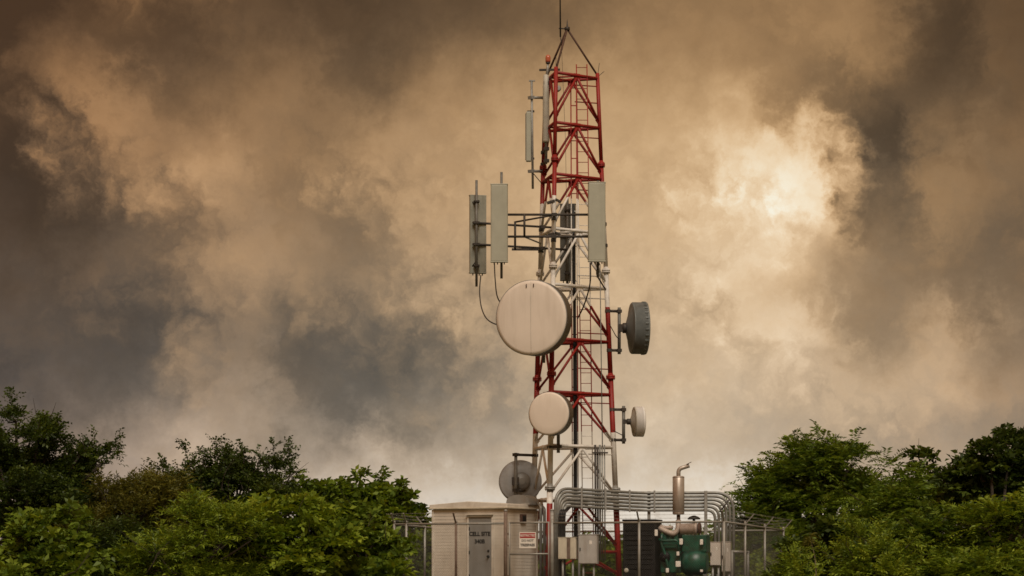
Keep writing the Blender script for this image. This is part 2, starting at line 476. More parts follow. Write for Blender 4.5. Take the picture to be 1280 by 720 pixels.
M['steel_lock'] = mat('door_hardware', (0.03, 0.03, 0.028), 0.4, 0.6, 0.2, 20)

# beacon glass (unlit red lens)
M['beacon'] = mat('beacon_lens', (0.42, 0.10, 0.05), 0.25, 0, 0.12, 20, spec=0.6)

# tower paint: red and white warning bands by height, chalked and streaked
def tower_paint():
    m = mat('tower_band_paint', (1, 1, 1), 0.55, 0, 0.18, 5)
    t = m.node_tree
    b = t.nodes['Principled BSDF']
    geo = t.nodes.new('ShaderNodeNewGeometry')
    s = t.nodes.new('ShaderNodeSeparateXYZ')
    t.links.new(geo.outputs['Position'], s.inputs[0])
    nz = t.nodes.new('ShaderNodeTexNoise'); nz.inputs['Scale'].default_value = 9
    t.links.new(geo.outputs['Position'], nz.inputs['Vector'])
    ad = t.nodes.new('ShaderNodeMath'); ad.operation = 'MULTIPLY_ADD'
    ad.inputs[1].default_value = 0.05
    t.links.new(nz.outputs['Fac'], ad.inputs[0]); t.links.new(s.outputs[2], ad.inputs[2])
    dv = t.nodes.new('ShaderNodeMath'); dv.operation = 'DIVIDE'; dv.inputs[1].default_value = 20.0
    t.links.new(ad.outputs[0], dv.inputs[0])
    cr = t.nodes.new('ShaderNodeValToRGB'); cr.color_ramp.interpolation = 'CONSTANT'
    red, white = (0.235, 0.013, 0.009, 1), (0.64, 0.61, 0.56, 1)
    e = cr.color_ramp.elements
    e[0].position = 0.0; e[0].color = red
    e[1].position = BANDS[0] / 20; e[1].color = white
    for k, zb in enumerate(BANDS[1:]):
        q = e.new(zb / 20); q.color = red if k % 2 == 0 else white
    t.links.new(dv.outputs[0], cr.inputs[0])
    # chalky fading and rust freckles
    n2_ = t.nodes.new('ShaderNodeTexNoise'); n2_.inputs['Scale'].default_value = 4; n2_.inputs['Detail'].default_value = 8; n2_.inputs['Roughness'].default_value = 0.7
    t.links.new(geo.outputs['Position'], n2_.inputs['Vector'])
    r2 = t.nodes.new('ShaderNodeMapRange'); r2.inputs['From Min'].default_value = 0.35; r2.inputs['From Max'].default_value = 0.7
    r2.inputs['To Min'].default_value = 1.2; r2.inputs['To Max'].default_value = 0.72
    t.links.new(n2_.outputs['Fac'], r2.inputs['Value'])
    sm = t.nodes.new('ShaderNodeVectorMath'); sm.operation = 'SCALE'
    t.links.new(cr.outputs[0], sm.inputs[0]); t.links.new(r2.outputs[0], sm.inputs['Scale'])
    t.links.new(sm.outputs[0], b.inputs['Base Color'])
    return m

def leaf_mat(name, c0, c1, c2):
    m = bpy.data.materials.new(name); m.use_nodes = True
    t = m.node_tree
    b = t.nodes['Principled BSDF']
    at = t.nodes.new('ShaderNodeAttribute'); at.attribute_name = 'tint'
    cr = t.nodes.new('ShaderNodeValToRGB')
    e = cr.color_ramp.elements
    e[0].position = 0; e[0].color = (*c0, 1)
    e[1].position = 1; e[1].color = (*c2, 1)
    q = e.new(0.5); q.color = (*c1, 1)
    t.links.new(at.outputs['Fac'], cr.inputs[0])
    b.inputs['Roughness'].default_value = 0.5
    b.inputs['Specular IOR Level'].default_value = 0.28
    t.links.new(cr.outputs[0], b.inputs['Base Color'])
    tr = t.nodes.new('ShaderNodeBsdfTranslucent')
    sc_ = t.nodes.new('ShaderNodeVectorMath'); sc_.operation = 'MULTIPLY'; sc_.inputs[1].default_value = (1.15, 1.15, 0.5)
    t.links.new(cr.outputs[0], sc_.inputs[0]); t.links.new(sc_.outputs[0], tr.inputs['Color'])
    mx = t.nodes.new('ShaderNodeMixShader'); mx.inputs[0].default_value = 0.34
    t.links.new(b.outputs[0], mx.inputs[1]); t.links.new(tr.outputs[0], mx.inputs[2])
    t.links.new(mx.outputs[0], t.nodes['Material Output'].inputs['Surface'])
    return m
LEAF = {
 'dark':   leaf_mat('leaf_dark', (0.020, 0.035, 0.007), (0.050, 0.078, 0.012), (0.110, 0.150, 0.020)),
 'mid':    leaf_mat('leaf_mid', (0.040, 0.072, 0.008), (0.138, 0.205, 0.020), (0.250, 0.320, 0.034)),
 'bright': leaf_mat('leaf_bright', (0.060, 0.104, 0.009), (0.190, 0.262, 0.022), (0.320, 0.385, 0.038)),
 'olive':  leaf_mat('leaf_olive', (0.050, 0.056, 0.010), (0.110, 0.110, 0.016), (0.180, 0.165, 0.026)),
}

# ------------------------------------------------------------------ ground
def gz(x, y):
    t = min(1, max(0, (36.0 - y) / 26.0))
    return -1.2 * t * t * (3 - 2 * t)

def ground():
    ys = [-1500, -300, -60, -20] + list(np.arange(-10, 64, 2.0)) + [80, 120, 250, 700, 2500]
    xs = [-2500, -700, -200, -80] + list(np.arange(-48, 49, 4.0)) + [80, 200, 700, 2500]
    vs, fs = [], []
    for y in ys:
        for x in xs:
            vs.append((x, y, gz(x, y) + (0.05 * math.sin(x * 1.3) * math.cos(y * 0.9) - 0.08)))
    nx = len(xs)
    for j in range(len(ys) - 1):
        for i in range(nx - 1):
            fs.append((j * nx + i, j * nx + i + 1, (j + 1) * nx + i + 1, (j + 1) * nx + i))
    m = mat('grassy_earth', (0.075, 0.085, 0.035), 0.95, 0, 0.4, 3, (0.13, 0.10, 0.06), 0.7, 0.6, 0.7, 12)
    o = MB().add(vs, fs, True).build('ground', m, None, loc=V(0, 0, 0))
    tag(o, kind='structure')
ground()

# the fenced compound: its front runs to the right and towards the viewer
TH = R(22)
AX = V(math.cos(TH), -math.sin(TH), 0)       # along the front, to the right
TB = R(16.7)
BX = V(math.sin(TB), math.cos(TB), 0)        # into the compound (its corners are not quite square)
PC = V((905 - 640) * (40.5 + D0) / F, 40.5, 0)      # front right corner
FW, FD = 11.0, 9.2
def C(t, s, z=0):
    """t metres left of the front right corner along the front, s metres into the compound"""
    return PC - AX * t + BX * s + Z * (z - 0.013 * max(0.0, s))

pad = MB().add([C(-0.4, -0.4, 0.0), C(FW + 0.4, -0.4, 0.0), C(FW + 0.4, FD + 0.4, 0.0), C(-0.4, FD + 0.4, 0.0)], [(0, 3, 2, 1)])
pad.add([C(-0.4, -0.4, -0.3), C(FW + 0.4, -0.4, -0.3), C(FW + 0.4, FD + 0.4, -0.3), C(-0.4, FD + 0.4, -0.3)], [])
for a, b in ((0, 1), (1, 2), (2, 3), (3, 0)):
    pad.f.append((a, b, b + 4, a + 4)); pad.s.append(False)
tag(pad.build('gravel_pad', M['gravel'], None, loc=C(FW / 2, FD / 2, 0)), kind='structure')

# ------------------------------------------------------------------ lattice tower
DT = 46.0
TS = F / (DT + D0)                                   # pixels per metre at the tower
TX = (708 - 640) / TS
def tz(y): return ZC + (YH - y) / TS
R530, R95 = 59 / TS, 39.7 / TS
def trad(z):
    return R530 + (R95 - R530) * (z - tz(530)) / (tz(95) - tz(530))
LEG_ANG = {'a': 130, 'b': -110, 'c': 10}
def leg_pt(k, z):
    a = R(LEG_ANG[k])
    return V(TX + trad(z) * math.cos(a), DT + trad(z) * math.sin(a), z)
BANDS = [tz(632), tz(541), tz(384), tz(252)]
M['tower'] = tower_paint()
ZT = tz(95)
rings = [tz(y) for y in (97, 159, 223, 291, 360, 427, 493, 559, 625, 690)]
flanges = [tz(y) for y in (205, 338, 471, 612)]

tower = thing('lattice_tower', 'tall three-legged lattice tower of tubes painted in red and white bands', 'tower', V(TX, DT, 0))
pl = MB()
for k in 'abc':
    p = leg_pt(k, 0)
    pl.box(p + Z * 0.13, V(1, 0, 0), V(0, 1, 0), Z, 0.7, 0.7, 0.26)
    pl.build('footing', M['concrete'], tower, 0.02)
    pl = MB()
    zs = [0.24] + sorted(flanges) + [ZT + 0.12]
    for i in range(len(zs) - 1):
        r = 0.095 - 0.008 * i
        leg = T([leg_pt(k, zs[i]), leg_pt(k, zs[i + 1])], r, 12).build('leg', M['tower'], tower)
        if i > 0:
            ax = (leg_pt(k, zs[i] + 1) - leg_pt(k, zs[i])).normalized()
            fl = MB().lathe(leg_pt(k, zs[i]), ax, [(-0.16, r * 1.05), (-0.05, r * 1.2), (-0.05, r * 1.9), (-0.005, r * 1.9)], 12)
            fl.lathe(leg_pt(k, zs[i]), ax, [(0.005, r * 1.9), (0.05, r * 1.9), (0.05, r * 1.2), (0.14, r * 1.02)], 12)
            for q in range(8):
                a = 2 * math.pi * q / 8
                b_ = leg_pt(k, zs[i]) + V(math.cos(a), math.sin(a), 0) * r * 1.55
                fl.tube([b_ - ax * 0.085, b_ + ax * 0.085], 0.014, 6)
            fl.build('flange', M['tower'] if i != 1 else M['galv'], leg)
faces = (('b', 'c'), ('c', 'a'), ('a', 'b'))
for j, z in enumerate(rings):
    for (k1, k2) in faces:
        p, q = leg_pt(k1, z), leg_pt(k2, z)
        mid = (p + q) / 2
        MB().tube([p, q], 0.052, 8).build('horizontal_brace', M['tower'], tower)
        # gusset plate where the diagonals meet
        d = (q - p).normalized()
        MB().box(mid - Z * 0.06, d, d.cross(Z), Z, 0.26, 0.016, 0.24).build('gusset_plate', M['tower'], tower)
        zn = rings[j + 1] + 0.16 if j + 1 < len(rings) else 0.45
        for kk in (k1, k2):
            e = leg_pt(kk, zn)
            dd = (mid - e).normalized()
            MB().tube([mid - dd * 0.06 - Z * 0.05, e], 0.041, 8).build('diagonal_brace', M['tower'], tower)
            # small plate on the leg
            MB().box(e + dd * 0.07, dd, d.cross(Z), dd.cross(d.cross(Z)), 0.2, 0.014, 0.13).build('gusset_plate', M['tower'], tower)
for j, z in enumerate(rings):
    mids = [(leg_pt(k1, z) + leg_pt(k2, z)) / 2 - Z * 0.02 for (k1, k2) in faces]
    for q in range(3):
        MB().tube([mids[q], mids[(q + 1) % 3]], 0.028, 6).build('plan_brace', M['tower'], tower)
# secondary horizontals between the lower rings (thin ties to the ladder)
for y in (107, 128, 172, 238, 345, 373, 417, 461, 504, 568):
    z = tz(y)
    p = leg_pt('c', z); q = leg_pt('b', z).lerp(leg_pt('c', z), 0.45) + V(0, 0.35, 0)
    MB().tube([p, q], 0.02, 6).build('ladder_tie', M['tower'], tower)
# apex
ap = P(709, 36, DT - 0.15)
for k in 'abc':
    MB().tube([leg_pt(k, ZT + 0.05), ap], 0.034, 8).build('apex_strut', M['rust'], tower)
MB().lathe(ap, Z, [(-0.07, 0.05), (-0.04, 0.09), (0.05, 0.09), (0.07, 0.03), (0.25, 0.012), (0.32, 0.004)], 10).build('apex_cap', M['dark_steel'], tower)
for k, dx in (('c', 0.06), ('b', 0.0)):
    p = leg_pt(k, ZT)
    T([p, p + V(dx, 0, 0.45)], 0.010, 6).build('lightning_spike', M['dark_steel'], tower)
T([leg_pt('c', ZT), leg_pt('c', ZT) + V(0.22, 0.1, 0.2)], 0.010, 6).build('lightning_spike', M['dark_steel'], tower)
# climbing ladder
lad = []
def lad_c(z):
    t = (z - tz(580)) / (tz(150) - tz(580))
    px = 734 + (728 - 734) * t
    d = DT - 0.15
    return V((px - 640) * (d + D0) / F, d, z)
lroot = None
z0, z1 = 0.3, ZT + 0.35
for s in (-1, 1):
    o = T([lad_c(z0) + V(0.17 * s, 0, 0), lad_c(z1) + V(0.17 * s, 0, 0)], 0.019, 6)
    if lroot is None:
        lroot = o.build('ladder', M['tower'], tower)
    else:
        o.build('rail', M['tower'], lroot)
rung = MB().tube([V(-0.17, 0, 0), V(0.17, 0, 0)], 0.012, 6).mesh('rung', V(0, 0, 0))
rung.materials.append(M['tower'])
z = z0 + 0.2
while z < z1 - 0.1:
    o = bpy.data.objects.new('rung', rung); COL.objects.link(o)
    o.parent = lroot
    o.location = lad_c(z) - root_loc(lroot)
    z += 0.34
# second narrow cable ladder and black feeder cables
cab = None
for i, (px, r) in enumerate(((714.5, 0.012), (721.5, 0.012))):
    q = T([P(px + 1.5, 690, DT - 0.35) * 1.0, P(px - 1, 100, DT - 0.35)], 0.022, 6)
    if cab is None:
        cab = q.build('cable_tray', M['tower'], tower)
    else:
        q.build('rail', M['tower'], cab)
tr_r = MB().box(V(0, 0, 0), V(1, 0, 0), V(0, 1, 0), Z, 0.19, 0.02, 0.03).mesh('crossbar', V(0, 0, 0)); tr_r.materials.append(M['tower'])
for y in range(110, 690, 22):
    o = bpy.data.objects.new('crossbar', tr_r); COL.objects.link(o); o.parent = cab
    t = (y - 100) / 590
    o.location = P(717 + 2.5 * t, y, DT - 0.35) - root_loc(cab)
for i in range(5):
    px0 = 716.6 + i * 0.75
    top = (255, 262, 300, 350, 420)[i]
    pts_ = [P(px0 + 1.6, 700, DT - 0.42 - 0.03 * (i % 2))] + [P(px0 + 1.6 - 2.2 * (700 - y) / 600 + random.uniform(-0.25, 0.25), y, DT - 0.42 - 0.03 * (i % 2)) for y in range(670, top, -60)] + [P(px0 - 0.4, top, DT - 0.42)]
    T(pts_, 0.026, 6).build('feeder_cable', M['black'], tower)
for i in range(5):
    px0 = 744.0 + i * 2.9
    y0 = 556 + 3 * (i % 2)
    T([P(px0 + 0.8, 700, DT - 0.55), P(px0, y0, DT - 0.55)], 0.032 if i < 3 else 0.022, 8).build('riser_conduit', M['dark_steel'] if i in (0, 1) else M['conduit'], tower)
T([P(753, 560, DT - 0.3), P(750, 330, DT - 0.3)], 0.018, 6).build('riser_conduit', M['conduit'], tower)
MB().bar(P(741, 566, DT - 0.6), P(760, 566, DT - 0.6), 0.05).build('riser_clamp', M['dark_steel'], tower)
# thin safety line
T([P(702, 60, DT), P(707, 180, DT - 0.2), P(708, 250, DT - 0.3)], 0.006, 5).build('down_conductor', M['dark_steel'], tower)

# ------------------------------------------------------------------ microwave dishes
def clampset(mb, p, q, leg):
    """arm from a mount pipe at p to a tower leg at q with clamp blocks"""
    mb.tube([p, q], 0.045, 8)
    d = (q - p).normalized()
    for c_ in (p, q):
        mb.box(c_, d, d.cross(Z).normalized(), d.cross(d.cross(Z)).normalized(), 0.15, 0.17, 0.10)

def dish(label, c, nrm, R_, depth, mats, pipe_px=None, arms=(), hub=0.22, back=0.35, seam=False, cone=False, hubm=None, nb=0, brk=1.5, pipe_len=None, pipe_off=None):
    """c: centre of the front face; nrm: direction the dish faces"""
    n = nrm.normalized()
    root = thing('microwave_dish', label, 'dish antenna', c - n * (depth + back) - Z * R_)
    s, u_, _ = frame_from(n)
    # radome: slightly bulged disc
    prof = [(-0.02, R_ * 0.992), (0.0, R_ * 0.99), (0.02, R_ * 0.9), (0.032, R_ * 0.6), (0.04, R_ * 0.25), (0.042, 0.0001)]
    rd = MB().lathe(c, n, prof, 64).build('radome', mats[0], root)
    if seam:
        MB().tube([c + u_ * (R_ * 0.96) + n * 0.014, c + u_ * R_ * 0.5 + n * 0.037, c + n * 0.0455, c - u_ * R_ * 0.5 + n * 0.037, c - u_ * R_ * 0.96 + n * 0.014], 0.0055, 5).build('seam', M['omni'], rd)
        for a in (95, 82):
            e = c + (u_ * math.sin(R(a)) + s * math.cos(R(a))) * R_ * 0.9 + n * 0.03
            MB().tube([e, e + V(0, 0, -0.1) + n * 0.01], 0.018, 6).build('clip', M['rust'], rd)
    sh = MB().lathe(c, n, [(-depth, R_ * 0.985), (-depth, R_), (-0.06, R_), (-0.06, R_ * 1.006), (0.0, R_ * 1.006), (0.0, R_ * 0.985)], 64, True)
    sh.s = [False if 64 <= i % 64 else True for i in range(len(sh.s))]
    sho = sh.build('shroud', mats[1], root)
    cm = MB().box(V(0, 0, 0), V(1, 0, 0), V(0, 1, 0), Z, 0.12, 0.035, 0.03).mesh('rim_clip', V(0, 0, 0)); cm.materials.append(mats[2])
    for k in range(nb):
        a = 2 * math.pi * (k + 0.5) / nb
        e = c + (u_ * math.sin(a) + s * math.cos(a)) * R_ * 1.012 - n * 0.09
        q1_, q2_ = (u_ * math.cos(a) - s * math.sin(a)), (u_ * math.sin(a) + s * math.cos(a))
        oc = bpy.data.objects.new('rim_clip', cm); COL.objects.link(oc); oc.parent = sho
        oc.matrix_local = Matrix(((n.x, q1_.x, q2_.x, e.x - root.location.x), (n.y, q1_.y, q2_.y, e.y - root.location.y), (n.z, q1_.z, q2_.z, e.z - root.location.z), (0, 0, 0, 1)))
    # parabolic back
    bp = [(-depth + 0.0, R_ * 1.0), (-depth - 0.03, R_ * 0.97)]
    for i in range(1, 8):
        t = i / 7
        bp.append((-depth - back * (t if cone else 1 - (1 - t) ** 2) , R_ * (0.97 - 0.97 * t) + hub * t))
    bk = MB().lathe(c, n, bp, 48).build('reflector_back', mats[2], root)
    MB().lathe(c - n * (depth + back), n, [(0.02, hub), (-0.10, hub), (-0.12, hub * 0.7), (-0.22, hub * 0.35)], 20).build('hub', hubm or M['dark_steel'], bk)
    # mount pipe behind the hub
    pb = c - n * (depth + back + 0.22)
    if pipe_off is not None:
        pb = pb + pipe_off
    L = pipe_len or (R_ * 1.2)
    up, dn = (L, L) if not isinstance(L, tuple) else L
    mp = T([pb - Z * dn, pb + Z * up], 0.055, 10).build('mount_pipe', M['pipe'], root)
    MB().box(pb + n * 0.1, n, s, u_, 0.24, hub * brk, hub * brk * 1.2).build('mount_bracket', M['dark_steel'], root)
    for (dz, q) in arms:
        mb = MB()
        clampset(mb, pb + Z * dz, q, None)
        mb.build('mount_arm', M['dark_steel'], root)
    return root, pb

# large round dish facing the viewer
c = P(664, 397, 43.3)
n = V(-0.37, -1, -0.01)
zc = c.z
dish('large white round dish with a vertical seam, on the tower front', c, n, 1.18, 0.52, (M['radome'], M['shroud'], M['shroud']),
     arms=[(0.75, leg_pt('b', zc + 0.75)), (-0.75, leg_pt('b', zc - 0.75))], seam=True, back=0.42, hub=0.3, pipe_len=(1.1, 1.35))
c = P(686, 517, 43.4); zc = c.z
dish('mid-sized plain cream dish directly below the large seamed dish', c, V(-0.40, -1, 0), 0.68, 0.40, (M['radome'], M['shroud'], M['shroud']),
     arms=[(0.45, leg_pt('b', zc + 0.45)), (-1.0, leg_pt('b', zc - 1.0))], back=0.22, hub=0.2, pipe_len=(0.7, 1.2))
# dishes on the right leg, seen from the side
def side_dish(label, xpipe, y_mid, ytop, ybot, xface, R_, depth, back, mats, yaw, nb=28):
    d = 46.3
    n = V(math.cos(R(yaw)), math.sin(R(yaw)), 0)
    pc = P(xpipe, y_mid, d)
    c = pc + n * (depth + back + 0.22)
    arms = []
    for y in (ytop, ybot):
        z = P(0, y, d).z
        arms.append((z - c.z, leg_pt('c', z)))
    return dish(label, c, n, R_, depth, mats, arms=arms, back=back, hub=0.2 * R_, cone=True, brk=1.2, nb=nb, pipe_len=(arms[0][0] + 0.12, -arms[1][0] + 0.12))
side_dish('dark grey drum-shaped dish with bolted rim sticking out sideways from the tower leg', 774, 410, 389, 438, 812, 0.84, 0.46, 0.20, (M['dark_shroud'], M['dark_shroud'], M['dark_shroud']), 7)
side_dish('small pale drum dish sticking out sideways below the dark grey one', 779.5, 527, 512, 550, 806, 0.49, 0.28, 0.14, (M['white_drum'], M['white_drum'], M['omni']), 8, 0)
# dish behind the shelter roof seen from its back
n = V(-0.12, 1, 0)
c = P(650, 602, 47.2)
root, pb = dish('grey dish seen from behind above the shelter roof, hung on an outrigger pipe', c, n, 0.70, 0.16, (M['radome'], M['cool_grey'], M['cool_grey']),
     arms=[], back=0.14, hub=0.30, pipe_len=(0.92, 0.75), pipe_off=V(-0.2, -0.02, 0), hubm=M['shroud'], brk=0.7)
mb = MB(); clampset(mb, pb + Z * 0.86, leg_pt('a', pb.z + 0.86), None); mb.build('mount_arm', M['dark_steel'], root)
mb = MB(); clampset(mb, pb - Z * 0.3, leg_pt('a', pb.z - 0.3), None); mb.build('mount_arm', M['dark_steel'], root)

# ------------------------------------------------------------------ panel antennas
def panel_antenna(label, c, nrm, w, h, dp, mats, pipe_top, pipe_bot, gap=0.14, pipe_shift=0.0, pipe_r=0.042, group=None):
    n = nrm.normalized()
    s = n.cross(Z).normalized()
    root = thing('panel_antenna', label, 'panel antenna', c - Z * (h / 2))
    MB().box(c + n * dp * 0.12, s, n, Z, w, dp * 0.76, h - 0.03).build('radome', mats[0], root, min(w, dp) * 0.22)
    MB().box(c - n * dp * 0.38, s, n, Z, w * 1.02, dp * 0.24, h - 0.035).build('back_tray', mats[1], root, 0.006)
    for sg in (-1, 1):
        MB().box(c + Z * sg * (h / 2 - 0.012), s, n, Z, w * 1.035, dp * 1.03, 0.04).build('end_cap', mats[1], root, 0.01)
    pp = c - n * (dp / 2 + gap) + s * pipe_shift
    T([pp + Z * (pipe_top - c.z), pp + Z * (pipe_bot - c.z)], pipe_r, 10).build('mount_pipe', M['pipe'], root)
    for sg in (-1, 1):
        b = MB()
        z_ = sg * (h / 2 - 0.22) * Z
        b.box(c - n * (dp / 2 + gap / 2) + z_ + s * pipe_shift * 0.7, s, n, Z, 0.14, gap, 0.09)
        b.box(pp + z_, s, n, Z, 0.16, 0.15, 0.05)
        b.tube([c - n * (dp / 2) + z_ + s * (pipe_shift - 0.1), pp + z_ + Z * 0.16 * -sg], 0.016, 6)
        b.build('bracket', M['dark_steel'], root)
    for k in (-0.3, -0.1, 0.1, 0.3):
        e = c - Z * (h / 2) + s * w * k
        T([e, e - Z * 0.07], 0.018, 8).build('connector', M['dark_steel'], root)
    return root, pp

PM = (M['panel'], M['panel'])
PB = (M['panel_back'], M['panel_back'])
dF = 43.75
p2c = P(624, 279, dF - 0.2)
_, pp2 = panel_antenna('wide pale grey panel antenna facing front at the free end of the frame', p2c, V(-0.05, -1, 0), 0.53, 2.46, 0.17, PM, P(0, 215, dF).z, P(0, 348, dF).z, pipe_shift=-0.06)
p3c = P(746, 277.5, dF - 0.2)
_, pp3 = panel_antenna('wide pale grey panel antenna facing front beside the tower right leg', p3c, V(0.05, -1, 0), 0.54, 2.50, 0.17, PM, P(0, 226, dF).z, P(0, 347, dF).z, pipe_shift=-0.05)
dL0, dL1 = 44.95, 46.6
p1c = P(597, 293, dL0 + 0.28)
_, pp1 = panel_antenna('grey panel antenna turned away, its mount pipe in front of it', p1c, V(-0.30, 0.95, 0), 0.53, 2.5, 0.16, PB, P(0, 225, dL0).z, P(0, 358, dL0).z, gap=0.13, pipe_shift=-0.10)
p4c = P(710, 303, dL1 + 0.2)
_, pp4 = panel_antenna('dark grey panel antenna hanging behind the tower lattice', p4c, V(0.1, 1, 0), 0.50, 2.5, 0.16, (M['panel_dark'], M['panel_dark']), P(0, 248, dL1).z, P(0, 355, dL1).z)
# bar frames carrying them
fr = thing('antenna_mount_frame', 'dark horizontal bar frame carrying the front panels across the tower', 'mount frame', V(1.25, dF, P(0, 296, dF).z))
za, zb = P(0, 268, dF).z, P(0, 295.5, dF).z
for z in (za, zb):
    T([V(pp2.x - 0.2, pp2.y + 0.03, z), V(pp3.x + 0.16, pp3.y + 0.03, z)], 0.038, 8).build('bar', M['dark_steel'], fr)
T([P(655.5, 268, dF), P(655.5, 296, dF)], 0.035, 8).build('upright', M['dark_steel'], fr)
for z in (za, zb):
    lp = leg_pt('b', z)
    q = MB(); clampset(q, V(lp.x, pp2.y + 0.03, z), lp, None); q.build('stand_off', M['dark_steel'], fr)
    lp = leg_pt('c', z)
    q = MB(); clampset(q, V(pp3.x - 0.1, pp3.y + 0.03, z), lp, None); q.build('stand_off', M['dark_steel'], fr)
T([V(pp2.x + 0.7, pp2.y, zb), leg_pt('a', zb + 0.15)], 0.028, 8).build('diagonal_stay', M['galv'], fr)
fl_ = thing('antenna_mount_frame', 'dark bar frame running back from the turned-away panel through the tower', 'mount frame', V(0.4, 45.7, P(0, 308, 45.5).z))
for dz in (0.0, -0.69):
    z = P(0, 278, dL0).z + dz
    T([V(pp1.x - 0.12, pp1.y, z), V(pp4.x + 0.1, pp4.y, z)], 0.036, 8).build('bar', M['dark_steel'], fl_)
    t_ = 0.72
    q = V(pp1.x, pp1.y, z).lerp(V(pp4.x, pp4.y, z), t_)
    m_ = MB(); clampset(m_, q, leg_pt('a', z), None); m_.build('stand_off', M['dark_steel'], fl_)
    MB().box(V(pp1.x, pp1.y, z), V(1, 0, 0), V(0, 1, 0), Z, 0.2, 0.16, 0.07).build('clamp', M['dark_steel'], fl_)
zz = P(0, 278, dL0).z
q0 = V(pp1.x, pp1.y, zz).lerp(V(pp4.x, pp4.y, zz), 0.42)
T([q0 + Z * 0.12, q0 - Z * 0.8], 0.036, 8).build('upright', M['dark_steel'], fl_)
T([q0 + Z * 0.1, leg_pt('b', zz + 0.22)], 0.03, 8).build('diagonal_stay', M['dark_steel'], fl_)
MB().bar(q0 - Z * 0.78 + V(-0.1, 0, 0), q0 - Z * 0.76 + V(0.75, 0.2, 0), 0.07).build('clamp_bar', M['dark_steel'], fl_)
# clamp lumps on the front leg where the frames meet
for y in (259, 300):
    p = leg_pt('b', tz(y))
    m_ = MB().box(p + V(-0.1, 0, 0.02), V(1, 0, 0.3).normalized(), V(0, 1, 0), V(-0.3, 0, 1).normalized(), 0.26, 0.2, 0.08)
    m_.box(p + V(0.13, 0, 0.06), V(1, 0, -0.5).normalized(), V(0, 1, 0), V(0.5, 0, 1).normalized(), 0.2, 0.16, 0.07)
    m_.build('leg_clamp', M['dark_steel'], fr, 0.01)

# small antennas at the top left
dA = 46.6
pA = leg_pt('a', tz(150))
dO = 46.05
omc = P(683, 137, dO)
om = thing('slender_antenna', 'slender tapered pale antenna tube standing against the tower top', 'antenna', P(683, 205, dO))
MB().lathe(P(682.5, 178, dO), Z, [(0.0, 0.05), (0.0, 0.105), (0.06, 0.115), (1.6, 0.105), (2.15, 0.095), (2.2, 0.05)], 14).build('tube', M['omni'], om)
T([P(682.5, 205, dO), P(683.5, 96, dO)], 0.045, 8).build('mount_pipe', M['galv'], om)
for y in (104, 186, 201):
    z = P(0, y, dO).z
    m_ = MB(); clampset(m_, V(omc.x, dO, z), leg_pt('a', z), None); m_.build('clamp', M['dark_steel'], om)
bc = thing('beacon_light', 'orange-red aircraft warning light on the pole at the tower top', 'beacon', P(685, 92, dO))
T([P(683.5, 96, dO), P(685, 79, dO)], [0.05, 0.035], 8).build('pole', M['galv'], bc)
MB().lathe(P(685, 80, dO), Z, [(0, 0.05), (0.02, 0.075), (0.06, 0.075)], 14).build('base', M['dark_steel'], bc)
MB().lathe(P(685, 78, dO), Z, [(0, 0.075), (0.05, 0.085), (0.16, 0.085), (0.22, 0.065), (0.25, 0.01)], 16).build('lens', M['beacon'], bc)
MB().bar(P(674, 87.5, dO + 0.1), P(700, 87, dO + 0.1), 0.09, 0.06).build('cross_arm', M['dark_steel'], bc)
sa = thing('panel_antenna', 'narrow grey panel antenna on an outrigger pipe beside the tower top', 'panel antenna', P(664, 235, dA - 0.1))
dS = dA - 0.15
T([P(664.5, 101, dS), P(666, 236, dS)], 0.038, 8).build('mount_pipe', M['galv'], sa)
MB().box(P(665, 101, dS), V(1, 0, 0), V(0, 1, 0), Z, 0.2, 0.08, 0.04).build('pipe_cap', M['galv'], sa)
pc = P(661.5, 171, dS + 0.03)
MB().box(pc + V(-0.02, 0, 0), V(1, 0, 0), V(0, 1, 0), Z, 0.17, 0.2, 1.62).build('radome', M['panel'], sa, 0.03)
MB().box(pc + V(-0.10, 0, -0.0), V(1, 0, 0), V(0, 1, 0), Z, 0.05, 0.16, 1.5).build('back_tray', M['panel_dark'], sa, 0.01)
for y in (139.5, 198.5):
    MB().bar(P(659, y, dS), P(668, y - 0.4, dS), 0.06).build('bracket', M['dark_steel'], sa)
for y, x1 in ((122, 688), (214, 681)):
    z = P(0, y, dS).z
    m_ = MB(); clampset(m_, P(664, y, dS), leg_pt('a', z + 0.06), None); m_.build('arm', M['galv'], sa)
T([P(666, 216, dS), leg_pt('a', tz(226))], 0.014, 6).build('stay', M['dark_steel'], sa)
wh = thing('whip_antenna', 'thin black whip antenna clamped above the tower apex', 'antenna', P(699.5, 48, DT - 0.15))
T([P(700.5, 46, DT - 0.15), P(699.5, -95, DT - 0.15)], [0.026, 0.012], 8).build('whip', M['black'], wh)
T([P(698.5, 35.5, DT - 0.15), P(709, 36, DT - 0.15)], 0.022, 6).build('clamp_arm', M['dark_steel'], wh)
T([P(700.5, 46, DT - 0.15), P(703, 62, DT - 0.1)], 0.014, 6).build('lead', M['black'], wh)
eq = MB().lathe(P(697, 111, 45.2), V(0.2, -1, 0), [(-0.1, 0.05), (-0.05, 0.1), (0.08, 0.1), (0.12, 0.06)], 14).build('junction_drum', M['galv'])
tag(eq, 'small round grey junction drum near the top of the tower', 'junction box')

